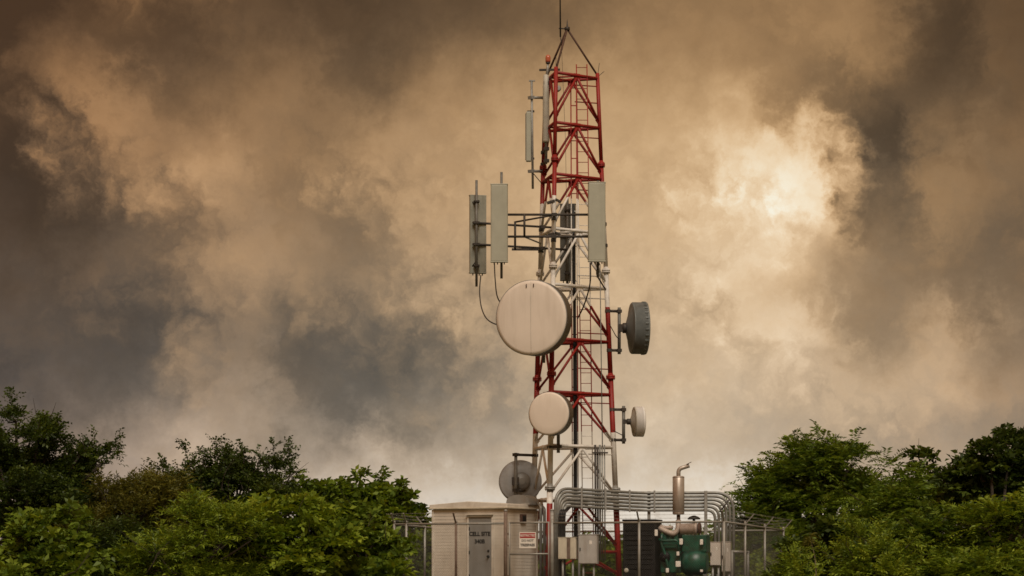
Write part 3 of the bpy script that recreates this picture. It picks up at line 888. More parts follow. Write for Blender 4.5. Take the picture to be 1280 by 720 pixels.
# loose jumper cables
def jumper(label, pts_, r, m=None):
    o = T(pts_, r, 6).build('jumper_cable', m or M['black'])
    tag(o, label, 'cable', 'black cables by the conduit bends' if 'black feeder' in label else None)
dk = 43.9
def smooth(pts_, n=6):
    out_ = []
    for i in range(len(pts_) - 1):
        p0 = pts_[max(i - 1, 0)]; p1 = pts_[i]; p2 = pts_[i + 1]; p3 = pts_[min(i + 2, len(pts_) - 1)]
        for k in range(n):
            t = k / n
            out_.append(0.5 * ((2 * p1) + (p2 - p0) * t + (2 * p0 - 5 * p1 + 4 * p2 - p3) * t * t + (3 * p1 - p0 - 3 * p2 + p3) * t ** 3))
    out_.append(pts_[-1])
    return out_
jumper('grey jumper cable looping from the turned-away panel to the large dish', smooth([P(601, 344, dL0 + 0.3), P(599.5, 365, dL0 + 0.2), P(602, 385, dL0), P(609, 399, dk + 0.7), P(622, 406, dk + 0.6), P(640, 408, dk + 0.5)]), 0.021, M['dark_steel'])
jumper('jumper cable hanging from the free-end front panel behind the large dish', smooth([P(618, 329, dF - 0.2), P(619, 350, dF - 0.05), P(622, 372, dF + 0.2), P(632, 386, dk + 0.4)]), 0.021, M['dark_steel'])
jumper('cable curving down from the front panel beside the right leg into the lattice', smooth([P(738, 329, dF - 0.2), P(738, 350, dF), P(735, 366, dF + 0.6), P(729, 384, dF + 1.2), P(722, 398, DT - 0.5)]), 0.024, M['dark_steel'])
jumper('short bent cable between right front panel and the tower leg', smooth([P(749, 329, dF - 0.2), P(746, 342, dF + 0.2), P(752, 354, dF + 0.9), P(757, 362, DT - 0.4)]), 0.026, M['dark_steel'])
jumper('thin cable slung from the dark drum dish to the leg', smooth([P(774, 424, 46.1), P(770, 420, 46.0), P(765, 411, 45.9), P(761, 404, 45.9)]), 0.014)
jumper('thin cable from the small pale drum dish to the leg', smooth([P(778, 544, 46.1), P(772, 541, 46.0), P(766, 538, 45.9)]), 0.014)

# ------------------------------------------------------------------ equipment shelter
TS2 = R(28)
SA = V(math.cos(TS2), -math.sin(TS2), 0)     # along the door side, to the right
SB = V(math.sin(TS2), math.cos(TS2), 0)      # into the shelter
dS0 = 44.0
SC = V((632.5 - 640) * (dS0 + D0) / F, dS0, 0)      # front right corner
zw = ZC + (YH - 635) * (dS0 + D0) / F               # eaves
# widths from the picture
def solve_len(px, dirv_, lo=0.5, hi=6):
    for _ in range(50):
        m_ = (lo + hi) / 2
        q = SC + dirv_ * m_
        x = 640 + F * q.x / (q.y + D0)
        if (x < px) == (dirv_.x > 0): lo = m_
        else: hi = m_
    return m_
WA = solve_len(541.5, -SA)
WB = solve_len(671, SB)
def S(t, s, z): return SC - SA * t + SB * s + Z * z
sh = thing('equipment_shelter', 'small beige metal equipment shelter with low-pitched roof and grey door', 'shelter', S(WA / 2, WB / 2, 0))
dxa = solve_len(624, -SA); dxb = solve_len(587, -SA)      # door jambs, metres from the corner
zd = ZC + (YH - 647) * (44.3 + D0) / F
def lapwall(p0, p1, nrm, z0, z1, name, holes=None):
    """lap siding: each course is a slanted board, proud at its lower edge"""
    m_ = MB()
    L = (p1 - p0).length
    d = (p1 - p0).normalized()
    nc = int(round((z1 - z0) / 0.105))
    hgt = (z1 - z0) / nc
    for i in range(nc):
        za_, zb_ = z0 + i * hgt, z0 + (i + 1) * hgt
        spans = [(0, L)]
        if holes:
            a_, b_, zt = holes
            if za_ < zt - 0.01: spans = [(0, a_), (b_, L)]
        for (a_, b_) in spans:
            q = [p0 + d * a_ + Z * za_ + nrm * 0.009, p0 + d * b_ + Z * za_ + nrm * 0.009, p0 + d * b_ + Z * zb_ + nrm * 0.004, p0 + d * a_ + Z * zb_ + nrm * 0.004,
                 p0 + d * a_ + Z * za_, p0 + d * b_ + Z * za_, p0 + d * b_ + Z * zb_, p0 + d * a_ + Z * zb_]
            m_.add(q, [(0, 1, 2, 3), (4, 5, 1, 0), (3, 2, 6, 7), (4, 0, 3, 7), (1, 5, 6, 2)])
    return m_
core = MB().box(S(WA / 2, WB / 2, zw / 2 + 0.05), SA, SB, Z, WA, WB, zw - 0.1)
core.build('wall', M['wall'], sh)
nf = -SB; nr = SA
lapwall(S(WA, 0, 0), S(0, 0, 0), nf, 0.12, zw - 0.02, 'w', (WA - dxb - 0.06, WA - dxa + 0.06, zd + 0.06)).build('wall', M['wall'], sh)
lapwall(S(0, 0, 0), S(0, WB, 0), nr, 0.12, zw - 0.02, 'w').build('wall', M['wall'], sh)
lapwall(S(WA, WB, 0), S(WA, 0, 0), -SA, 0.12, zw - 0.02, 'w').build('wall', M['wall'], sh)
lapwall(S(0, WB, 0), S(WA, WB, 0), SB, 0.12, zw - 0.02, 'w').build('wall', M['wall'], sh)
for (t, s) in ((0, 0), (WA, 0), (0, WB), (WA, WB)):
    MB().box(S(t, s, zw / 2 + 0.04) , SA, SB, Z, 0.075, 0.075, zw - 0.13).build('corner_trim', M['trim'], sh, 0.008)
MB().box(S(WA / 2, WB / 2, 0.05), SA, SB, Z, WA + 0.3, WB + 0.3, 0.12).build('foundation_slab', M['concrete'], sh, 0.02)
# roof: low pitch, ridge running from front to back, deep fascia all round
ov = 0.09
za_ = zw + 0.13
zr = ZC + (YH - 626.5) * (44.4 + D0) / F
r_ = MB()
v_ = [S(WA + ov, -ov, za_), S(WA / 2, -ov, zr), S(-ov, -ov, za_), S(WA + ov, WB + ov, za_), S(WA / 2, WB + ov, zr), S(-ov, WB + ov, za_)]
lo = [S(WA + ov, -ov, zw - 0.01), S(-ov, -ov, zw - 0.01), S(WA + ov, WB + ov, zw - 0.01), S(-ov, WB + ov, zw - 0.01)]
r_.add(v_ + lo, [(0, 1, 4, 3), (1, 2, 5, 4), (6, 7, 2, 1, 0), (8, 3, 4, 5, 9), (6, 0, 3, 8), (7, 9, 5, 2), (6, 8, 9, 7)])
rf = r_.build('roof', M['trim'], sh, 0.012)
fas = MB()
fas.box(S(WA / 2, -ov - 0.008, zw + 0.01), SA, SB, Z, WA + 2 * ov + 0.03, 0.02, 0.035)
fas.box(S(-ov - 0.008, WB / 2, zw + 0.01), SA, SB, Z, 0.02, WB + 2 * ov, 0.035)
fas.build('drip_edge', M['box_cream'], rf)
# door
dm = (dxa + dxb) / 2; dw = dxb - dxa
door = MB().box(S(dm, -0.012, 0.12 + (zd - 0.12) / 2), SA, SB, Z, dw - 0.008, 0.05, zd - 0.12).build('door', M['door'], sh, 0.004)
for t in (dxa - 0.035, dxb + 0.035):
    MB().box(S(t, -0.02, 0.1 + (zd + 0.0) / 2), SA, SB, Z, 0.065, 0.085, zd - 0.06).build('door_frame', M['trim'], sh, 0.006)
MB().box(S(dm, -0.02, zd + 0.05), SA, SB, Z, dw + 0.14, 0.085, 0.075).build('door_frame', M['trim'], sh, 0.006)
MB().box(S(dm, -0.085, zd + 0.10), SA, SB, Z, dw + 0.16, 0.12, 0.015).build('drip_cap', M['trim'], sh)
hd = MB().lathe(S(dxa + 0.11, -0.04, 1.02), -SB, [(0, 0.045), (0.015, 0.045), (0.015, 0.02), (0.05, 0.02), (0.05, 0.035), (0.085, 0.03)], 14)
hd.build('handle', M['steel_lock'], door)
MB().lathe(S(dxa + 0.11, -0.04, 1.2), -SB, [(0, 0.035), (0.02, 0.035), (0.025, 0.02)], 14).build('deadbolt', M['steel_lock'], door)
for z in (0.4, 1.15, 1.9):
    MB().box(S(dxb - 0.012, -0.042, z), SA, SB, Z, 0.03, 0.025, 0.11).build('hinge', M['steel_lock'], door)

def text_mesh(body, size, o, ax, up, mat_, parent, name, thick=0.002, bold=0.0):
    cu = bpy.data.curves.new(name, 'FONT')
    cu.body = body; cu.size = size; cu.align_x = 'CENTER'; cu.align_y = 'CENTER'
    cu.extrude = thick; cu.offset = bold
    cu.resolution_u = 3
    tmp = bpy.data.objects.new('tmp_text', cu); COL.objects.link(tmp)
    bpy.context.view_layer.update()
    me = bpy.data.meshes.new_from_object(tmp.evaluated_get(bpy.context.evaluated_depsgraph_get()))
    bpy.data.objects.remove(tmp)
    nz_ = ax.cross(up)
    off = root_loc(parent)
    mt = Matrix(((ax.x, up.x, nz_.x, o.x - off.x), (ax.y, up.y, nz_.y, o.y - off.y), (ax.z, up.z, nz_.z, o.z - off.z), (0, 0, 0, 1)))
    me.transform(mt)
    me.materials.clear(); me.materials.append(mat_)
    ob = bpy.data.objects.new(name, me); COL.objects.link(ob); ob.parent = parent
    return ob
tzz = lambda y: ZC + (YH - y) * (44.25 + D0) / F
text_mesh('CELL SITE', 0.18, S(dm + 0.02, -0.042, tzz(667.5)), SA, Z, M['ink'], door, 'lettering', bold=0.007)
text_mesh('340B', 0.18, S(dm + 0.02, -0.042, tzz(677)), SA, Z, M['ink'], door, 'lettering', bold=0.007)
# wall lamp / vent on the side wall
s_v = 1.0
for _ in range(40):
    q = S(0, s_v, 0); x = 640 + F * q.x / (q.y + D0)
    s_v += (652.5 - x) * 0.02
zv = ZC + (YH - 648) * (S(0, s_v, 0).y + D0) / F
vt = MB().box(S(0, s_v, zv) + SA * 0.04, SA, SB, Z, 0.08, 0.34, 0.27).build('wall_vent', M['rust'], sh, 0.01)
MB().box(S(0, s_v, zv) + SA * 0.085, SA, SB, Z, 0.012, 0.2, 0.17).build('vent_grille', M['black'], vt)
# hooded unit on the roof at the back
hb = S(0.3, WB - 0.42, 0); hb.z = zw + 0.16
hood = thing('roof_hood', 'rounded grey metal hood at the back corner of the shelter roof', 'roof vent', hb)
pr = []
for i in range(9):
    a = math.pi * i / 8
    pr.append((-0.42 * math.cos(a), 0.30 * math.sin(a) ** 0.7))
vs = [hb + SA * x_ + Z * (z_ + 0.0) - SB * 0.35 for x_, z_ in pr] + [hb + SA * x_ + Z * (z_ + 0.0) + SB * 0.35 for x_, z_ in pr]
hm = MB().add(vs, [(i, i + 1, i + 10, i + 9) for i in range(8)], True)
hm.add(vs[:9], [tuple(reversed(range(9)))]); hm.add(vs[9:], [tuple(range(9))])
hm.build('cover', M['shroud'], hood)
MB().box(hb + Z * 0.0, SA, SB, Z, 0.9, 0.76, 0.06).build('curb', M['galv'], hood, 0.006)

# ------------------------------------------------------------------ fence
ZR = 2.05       # top rail
def fence_t(px, s=0.0):
    lo_, hi_ = -1.0, FW + 1
    for _ in range(50):
        m_ = (lo_ + hi_) / 2
        q = C(m_, s); x = 640 + F * q.x / (q.y + D0)
        if x > px: lo_ = m_
        else: hi_ = m_
    return m_
def mesh_panel(p0, p1, z0, z1, rad=0.0019, pitch=0.055):
    """woven wire diamonds between two points: straight strands both ways"""
    L = (p1 - p0).length; d = (p1 - p0).normalized(); h = z1 - z0
    nn = d.cross(Z)
    vs, fs = [], []
    step = pitch * math.sqrt(2)
    k0 = -int(h / step) - 1
    for sg in (1, -1):
        k = k0
        while True:
            a0 = k * step
            if a0 > L: break
            # strand x = a0 + t, z = t (t 0..h), clipped to 0..L
            t0, t1 = max(0, -a0), min(h, L - a0)
            if t1 > t0 + 0.01:
                xa, xb = a0 + t0, a0 + t1
                za2, zb2 = z0 + t0, z0 + t1
                if sg < 0:
                    xa, xb = L - xa, L - xb
                A_, B_ = p0 + d * xa + Z * za2, p0 + d * xb + Z * zb2
                dd = (B_ - A_).normalized(); sd = dd.cross(nn).normalized()
                o = len(vs)
                off = nn * (0.0022 * sg)
                for e in (A_, B_):
                    vs += [e + off + nn * rad, e + off - nn * rad * 0.5 + sd * rad * 0.87, e + off - nn * rad * 0.5 - sd * rad * 0.87]
                fs += [(o, o + 1, o + 4, o + 3), (o + 1, o + 2, o + 5, o + 4), (o + 2, o, o + 3, o + 5)]
            k += 1
    return MB().add(vs, fs, True)

tg0, tg1 = fence_t(637), fence_t(686)
runs = [
 # label, start, end, post positions, outward, mesh?
 ('front chain-link fence run with barbed wire between the gate and the right corner', C(0, 0), C(fence_t(690), 0), [0, fence_t(799), fence_t(690)], -BX, 't'),
 ('front chain-link fence run with barbed wire left of the gate before the shelter', C(fence_t(632), 0), C(FW, 0), [fence_t(632), fence_t(570), fence_t(508), FW], -BX, 't'),
 ('receding chain-link fence side with barbed-wire arms below the feathery tree', C(0, 0), C(0, FD), [3.07, 6.13, FD], AX, 's'),
 ('far chain-link fence side behind the generator and tower', C(0, FD), C(FW, FD), [2.75, 5.5, 8.25, FW], BX, 'b'),
 ('chain-link fence side receding behind the shelter', C(FW, 0), C(FW, FD), [3.07, 6.13], -AX, 'l'),
]
fences = []
for label, p0, p1, posts, outw, kind_ in runs:
    fr_ = thing('chain_link_fence', label, 'fence', (p0 + p1) / 2, 'fence runs of the compound')
    d = (p1 - p0).normalized()
    T([p0 + Z * ZR, p1 + Z * ZR], 0.032, 8).build('top_rail', M['fence'], fr_)
    T([p0 + Z * 0.10, p1 + Z * 0.10], 0.006, 5).build('tension_wire', M['fence'], fr_)
    tag(mesh_panel(p0, p1, 0.05, ZR, 0.0013 if kind_ == 't' else 0.0019).build('wire_mesh', M['pipe'], fr_), kind='stuff')
    tops = []
    for t in posts:
        if kind_ == 't': q = C(t, 0)
        elif kind_ == 's': q = C(0, t)
        elif kind_ == 'b': q = C(t, FD)
        else: q = C(FW, t)
        big = kind_ == 't' and (abs(t - fence_t(632)) < 0.01 or abs(t - fence_t(690)) < 0.01)
        rp = 0.062 if big else 0.042
        rusty = kind_ == 't' and (abs(t - fence_t(632)) < 0.01 or abs(t - fence_t(570)) < 0.01)
        top = ZR + (0.38 if big else 0.05)
        po = T([q + Z * -0.15 + outw * 0.0, q + Z * top], rp, 10).build('post', M['rust_post'] if rusty else M['fence'], fr_)
        MB().lathe(q + Z * top, Z, [(0, rp * 1.12), (0.03, rp * 1.1), (0.055, rp * 0.5), (0.06, 0.001)], 10).build('cap', M['fence'], po)
        if not big:
            MB().bar(q + Z * ZR, q + Z * (ZR + 0.34) + outw * 0.30, 0.045, 0.03).build('barb_arm', M['rust_post'] if rusty else M['fence'], po)
        tops.append(q)
    for k in (0.35, 0.66, 0.97):
        off = Z * (ZR + 0.34 * k) + outw * 0.30 * k
        w_ = MB().tube([p0 + off, p1 + off], 0.0042, 4)
        L = (p1 - p0).length
        x_ = 0.1
        while x_ < L:
            b_ = p0 + off + d * x_
            w_.tube([b_ + V(0, 0, 0.022) + d * 0.01, b_ - V(0, 0, 0.022) - d * 0.01], 0.003, 3, False)
            x_ += 0.16
        w_.build('barbed_wire', M['fence'], fr_)
    fences.append(fr_)
# gate
g = thing('gate', 'narrow chain-link gate with mid rail hung between two taller posts', 'gate', C((tg0 + tg1) / 2, 0))
off = -BX * 0.01
gr = []
for z in (0.12, 1.09, ZR + 0.02):
    T([C(tg0 - 0.0, 0, z) + off, C(tg1, 0, z) + off], 0.026, 8).build('frame_rail', M['fence'], g)
for t in (tg0, tg1):
    T([C(t, 0, 0.09) + off, C(t, 0, ZR + 0.045) + off], 0.028, 8).build('frame_stile', M['fence'], g)
tag(mesh_panel(C(tg0, 0) + off, C(tg1, 0) + off, 0.12, ZR, 0.0013).build('wire_mesh', M['pipe'], g), kind='stuff')
for z in (0.4, 1.35, 1.72):
    MB().bar(C(tg0, 0, z), C(fence_t(632), 0, z), 0.05, 0.05).build('hinge', M['rust_post'], g)
# warning sign on the gate
zs0 = ZC + (YH - 675.3) * (43.0 + D0) / F
ts = fence_t(660)
so_ = C(ts, 0, zs0) - BX * 0.045
sg = thing('warning_sign', 'white warning sign with red header and black lettering wired to the gate', 'sign', so_ - Z * 0.26)
sw, shh = 0.56, 0.50
MB().box(so_, AX, BX, Z, sw, 0.006, shh).build('sign_plate', M['sign_white'], sg, 0.002)
MB().box(so_ + Z * 0.145 - BX * 0.005, AX, BX, Z, sw - 0.05, 0.004, 0.155).build('header', M['sign_red'], sg)
text_mesh('RESTRICTED', 0.098, so_ + Z * 0.145 - BX * 0.009, AX, Z, M['sign_white'], sg, 'lettering', 0.001, 0.002)
text_mesh('DO NOT', 0.10, so_ - Z * 0.015 - BX * 0.0055, AX, Z, M['ink'], sg, 'lettering', 0.001, 0.002)
text_mesh('TRESPASS', 0.115, so_ - Z * 0.155 - BX * 0.0055, AX, Z, M['ink'], sg, 'lettering', 0.001, 0.004)

# ------------------------------------------------------------------ conduit rack
rk = thing('conduit_rack', 'rack of parallel grey conduits bending down at both ends', 'conduit rack', P(882, 700, 46.4) * 1.0)
rk.location.z = 0.0
dl, dr, dr2 = 44.2, 46.6, 46.3
z_top = ZC + (YH - 610) * (dl + D0) / F
NP = 6
gap = 0.112
for i in range(NP):
    z = z_top - gap * i
    xl = 694 + i * 2.2
    xr = 917 - i * 4.6
    a_ = P(xl, 0, dl); b_ = P(800, 0, dr); c_ = P(xr, 0, dr2)
    pl_ = [V(a_.x, dl, 0.02), V(a_.x, dl, z), V(b_.x, dr, z - 0.09), V(c_.x, dr2, z - 0.09), V(c_.x, dr2, 0.02)]
    # bends at the ends, a gentle kink in the middle
    A1 = rounded(pl_[0:3], 0.58 - 0.07 * i, 8)[:-1]
    B1 = rounded(pl_[1:4], 0.4, 5)[1:-1]
    C1 = rounded(pl_[2:5], 0.62 - 0.06 * i, 8)[1:]
    T(A1 + B1 + C1, 0.050, 10).build('conduit', M['conduit'], rk)
# strut channels holding them
for (x, d0, hh) in ((727, None, None), (757, None, None), (787, None, None), (818, None, None), (848, None, None)):
    t = (x - 706) / (800 - 706)
    d = dl + (dr - dl) * t if x < 800 else dr + (dr2 - dr) * (x - 800) / 117
    p = P(x, 0, d)
    MB().box(V(p.x, d - 0.06, z_top - gap * 2.5 - 0.09 * min(1, t)), V(1, 0, 0), V(0, 1, 0), Z, 0.055, 0.05, gap * 6.4).build('strut', M['galv'], rk)
for x, d in ((882, 46.25), (811, 46.75)):
    p = P(x, 0, d)
    MB().box(V(p.x, d - 0.09, (z_top - 0.03) / 2), V(1, 0, 0), V(0, 1, 0), Z, 0.10, 0.09, z_top - 0.03).build('post', M['galv'], rk, 0.006)
p = P(724, 0, 44.75)
MB().box(V(p.x, p.y + 0.12, z_top / 2 - 0.35), V(1, 0, 0), V(0, 1, 0), Z, 0.07, 0.07, z_top - 0.7).build('post', M['galv'], rk, 0.006)
T([P(900, 640, 46.1), P(911, 625, 46.1)], 0.03, 6).build('brace', M['dark_steel'], rk)
# black cables dropping beside the left bends, standing in for the shadow there too
for i in range(4):
    x0 = 699.5 + i * 2.2
    jumper(('black feeder cable hugging the grey conduits at their left bend', 'second black feeder cable out from the grey conduits', 'third black feeder cable out from the grey conduits', 'black feeder cable of the conduit bend nearest the cream cabinet')[i], smooth([P(x0 + 9, 634 - i, 44.6), P(x0 + 3, 637, 44.2), P(x0, 644, 44.05), P(x0 - 0.3, 668, 44.05), P(x0, 728, 44.05)]), 0.034)
for i, x in enumerate((676, 680.5)):
    o = T(rounded([P(x, 734, 44.9), P(x, 633 + 3 * i, 44.9), P(x - 4, 629 + 3 * i, 45.4)], 0.1), 0.05, 8).build('downpipe', M['conduit'])
    tag(o, ('grey vertical conduit beside the shelter side wall', 'greenish vertical conduit between the shelter and the tower leg')[i], 'conduit')

# ------------------------------------------------------------------ electrical cabinets on posts at the tower foot
def cabinet(label, x0, x1, y0, y1, d, m, dp=0.28, split=False):
    w = (x1 - x0) * (d + D0) / F; h = (y1 - y0) * (d + D0) / F
    c_ = P((x0 + x1) / 2, (y0 + y1) / 2, d)
    ax = V(math.cos(R(12)), -math.sin(R(12)), 0); by = V(math.sin(R(12)), math.cos(R(12)), 0)
    r0 = thing('electrical_cabinet', label, 'cabinet', V(c_.x, c_.y, 0))
    w *= 0.97
    MB().box(c_ + by * dp / 2, ax, by, Z, w, dp, h).build('body', m, r0, 0.012)
    if split:
        MB().box(c_ - by * 0.012 - ax * w * 0.27, ax, by, Z, w * 0.43, 0.025, h * 0.96).build('door', m, r0, 0.008)
        MB().box(c_ - by * 0.012 + ax * w * 0.34, ax, by, Z, w * 0.28, 0.025, h * 0.96).build('door', m, r0, 0.008)
        MB().box(c_ - by * 0.004 + ax * w * 0.08, ax, by, Z, w * 0.18, 0.012, h * 0.97).build('rusty_strip', M['rust_post'], r0)
    else:
        dr_ = MB().box(c_ - by * 0.012, ax, by, Z, w * 0.95, 0.025, h * 0.955).build('door', m, r0, 0.008)
        MB().box(c_ - by * 0.028 + ax * w * 0.16 + Z * h * 0.24, ax, by, Z, w * 0.14, 0.004, h * 0.13).build('sticker', M['sign_white'], dr_)
        MB().box(c_ - by * 0.035 - ax * w * 0.40, ax, by, Z, 0.03, 0.025, 0.10).build('latch', M['steel_lock'], dr_)
    MB().box(c_ + by * (dp / 2 - 0.01) + Z * (h / 2 + 0.008), ax, by, Z, w * 1.05, dp * 1.12, 0.018).build('rain_lid', m, r0, 0.004)
    for s in (-0.28, 0.28):
        q = c_ + ax * w * s + by * (dp * 0.5)
        MB().tube([V(q.x, q.y, -0.02), V(q.x, q.y, c_.z - h / 2 + 0.02)], 0.035, 8).build('leg', M['galv'], r0)
    return r0
cabinet('cream split-door electrical cabinet with a rusty strip at the tower foot', 697, 720.5, 672, 699, 43.7, M['box_cream'], split=True)
cabinet('grey electrical cabinet with a white sticker on its door', 722.5, 747, 668.5, 705, 43.6, M['box_grey'])
cabinet('dingy white electrical cabinet under the right conduit bends', 887.5, 900.5, 678, 707, 45.4, M['box_white'], 0.2)
cabinet('dingy white taller cabinet behind the thick conduit drop', 902, 913.5, 677.5, 715, 45.6, M['box_white'], 0.2)
hf = thing('pipe_frame', 'low galvanised pipe frame beside the right conduit drop', 'pipe frame', P(926, 720, 44.5))
hf.location.z = 0
q0, q1 = P(915, 689.5, 44.6), P(935, 690.5, 44.9)
T([q0, q1], 0.045, 8).build('crossbar', M['fence'], hf)
T([q1 + Z * 0.05, V(q1.x, q1.y, -0.05)], 0.045, 8).build('upright', M['fence'], hf)
T([q0 + Z * 0.05, V(q0.x, q0.y, -0.05)], 0.045, 8).build('upright', M['fence'], hf)

# ------------------------------------------------------------------ diesel generator
dg = 43.2
GO = V((800 - 640) * (dg + D0) / F, dg, 0)
ga = V(math.cos(R(14)), -math.sin(R(14)), 0); gb = V(math.sin(R(14)), math.cos(R(14)), 0)
def G(px, py, b=0.0):
    """photo pixel on the generator's front plane, pushed b metres back"""
    t = 0.0
    lo_, hi_ = -4.0, 6.0
    for _ in range(50):
        m_ = (lo_ + hi_) / 2
        q = GO + ga * m_
        if 640 + F * q.x / (q.y + D0) < px: lo_ = m_
        else: hi_ = m_
    q = GO + ga * m_
    q.z = ZC + (YH - py) * (q.y + D0) / F
    return q + gb * b
gen = thing('diesel_generator', 'open diesel generator with black radiator housing and green engine behind the fence', 'generator', V(GO.x + 0.8, GO.y + 0.5, 0))
# skid
a_, b_ = G(775, 720), G(886, 720)
mid = (a_ + b_) / 2
MB().box(V(mid.x, mid.y, 0.2) + gb * 0.55, ga, gb, Z, (b_ - a_).length, 1.15, 0.34).build('skid', M['rad'], gen, 0.02)
# radiator housing
a_, b_ = G(778.5, 651), G(819, 651)
w_ = (b_ - a_).length; mid = (a_ + b_) / 2
zt_ = ZC + (YH - 651.5) * (mid.y + D0) / F
hs = MB().box(V(mid.x, mid.y, (zt_ + 0.37) / 2) + gb * 0.55, ga, gb, Z, w_, 1.1, zt_ - 0.37).build('radiator_housing', M['rad'], gen, 0.025)
MB().box(V(mid.x, mid.y, zt_ + 0.03) + gb * 0.55, ga, gb, Z, w_ * 1.03, 1.16, 0.06).build('housing_lid', M['rad'], hs, 0.01)
for k in range(9):
    z = 0.62 + k * 0.15
    MB().box(V(mid.x, mid.y, z) - gb * 0.012, ga, (gb + Z * 0.5).normalized(), (Z - gb * 0.5).normalized(), w_ * 0.82, 0.008, 0.03).build('louvre', M['rad'], hs)
MB().lathe(G(783, 713, -0.01), -gb, [(0, 0.075), (0.012, 0.07), (0.02, 0.03)], 16).build('round_cap', M['omni'], hs)
for (x, y, w2, h2) in ((820.4, 666, 0.10, 0.2),):
    MB().box(G(x, y, -0.02), ga, gb, Z, w2, 0.02, h2).build('sticker', M['sign_white'], hs, 0.02)
# engine block: stepped casting with covers, pipes and sump
eb = MB()
def gbox(mb, x0, x1, y0, y1, b0, b1):
    p, q = G(x0, y0), G(x1, y1)
    c_ = (G(x0, y0) + G(x1, y0)) / 2
    zt2, zb2 = ZC + (YH - y0) * (c_.y + D0) / F, ZC + (YH - y1) * (c_.y + D0) / F
    w2 = (G(x1, y0) - G(x0, y0)).length
    mb.box(V(c_.x, c_.y, (zt2 + zb2) / 2) + gb * ((b0 + b1) / 2), ga, gb, Z, w2, b1 - b0, zt2 - zb2)
    return mb
eng = gbox(MB(), 823, 849, 673, 716, 0.32, 0.95).build('engine_block', M['green'], gen, 0.03)
gbox(MB(), 825, 847, 664, 673, 0.38, 0.9).build('valve_cover', M['green'], eng, 0.03)
for k in range(3):
    gbox(MB(), 826 + k * 7.2, 831 + k * 7.2, 668, 676, 0.27, 0.4).build('injector_cover', M['green'], eng, 0.02)
gbox(MB(), 826, 846, 680, 685, 0.22, 0.36).build('intake_manifold', M['green'], eng, 0.03)
T(rounded([G(826, 667, 0.2), G(825, 680, 0.16), G(830, 692, 0.2), G(832, 703, 0.2), G(834, 712, 0.22)], 0.15), 0.045, 10).build('coolant_pipe', M['green'], eng)
T(rounded([G(822, 674, 0.2), G(827, 676, 0.12), G(846, 675, 0.14), G(847, 690, 0.2)], 0.12), 0.035, 10).build('coolant_pipe', M['green'], eng)
MB().lathe(G(829, 696, 0.3), -gb, [(0, 0.17), (0.1, 0.17), (0.12, 0.14), (0.16, 0.05), (0.2, 0.05)], 24).build('pulley', M['rad'], eng)
for (x, y, w2, h2) in ((850.5, 677, 0.11, 0.19), (846.5, 692, 0.09, 0.13), (846.8, 705, 0.16, 0.18), (833.3, 713, 0.10, 0.14), (876, 677.5, 0.10, 0.17), (876, 713.5, 0.09, 0.08)):
    MB().box(G(x, y, 0.12), ga, gb, Z, w2, 0.03, h2).build('filter_label' if y > 700 else 'sticker', M['sign_white'], eng, 0.02)
    MB().lathe(G(x, y + 1, 0.125), gb, [(0, 0.06), (0.25, 0.06)], 12).build('filter_body', M['rad'], eng)
# alternator: upright terminal box with a rounded drum in front
alt = gbox(MB(), 850, 881, 668, 690, 0.28, 0.95).build('alternator', M['green'], gen, 0.03)
pa, pb_ = G(851, 703, 0.5), G(881, 703, 0.5)
MB().lathe(pa, pb_ - pa, [(0, 0.28), (0.0, 0.34), (0.05, 0.36), (0.14, 0.39), (0.16, 0.415), (0.58, 0.415), (0.6, 0.38), (0.72, 0.36), (0.76, 0.25)], 36).build('drum', M['green'], alt)
for k in range(5):
    q = pa.lerp(pb_, 0.12 + 0.035 * k)
    MB().lathe(q, pb_ - pa, [(-0.006, 0.37), (-0.006, 0.425), (0.006, 0.425), (0.006, 0.37)], 36).build('fin', M['green'], alt)
for k in range(6):
    q = G(855 + k * 4.6, 668.6, 0.3)
    MB().lathe(q, Z, [(0, 0.02), (0.035, 0.02), (0.04, 0.01)], 8).build('bolt', M['omni'], alt)
# air cleaner drum and exhaust elbow
pa, pb_ = G(848, 661, 0.35), G(872, 660.5, 0.35)
ac = MB().lathe(pa, pb_ - pa, [(0, 0.1), (0.0, 0.15), (0.03, 0.17), (0.46, 0.175), (0.47, 0.19), (0.53, 0.19), (0.56, 0.1)], 28).build('air_cleaner', M['lagging'], gen)
MB().lathe(pb_, pb_ - pa, [(-0.03, 0.195), (0.02, 0.195), (0.04, 0.16), (0.045, 0.02)], 28).build('end_ring', M['rust'], ac)
T(rounded([G(845.5, 650, 0.35), G(845.5, 662, 0.3), G(840, 668, 0.26), G(826, 662, 0.26), G(822, 660, 0.3)], 0.25, 8), 0.085, 12).build('exhaust_pipe', M['lagging'], gen)
T(rounded([G(838, 659, 0.42), G(828, 659.5, 0.42), G(822, 657.5, 0.42)], 0.1, 6), 0.06, 12).build('exhaust_pipe', M['lagging'], gen)
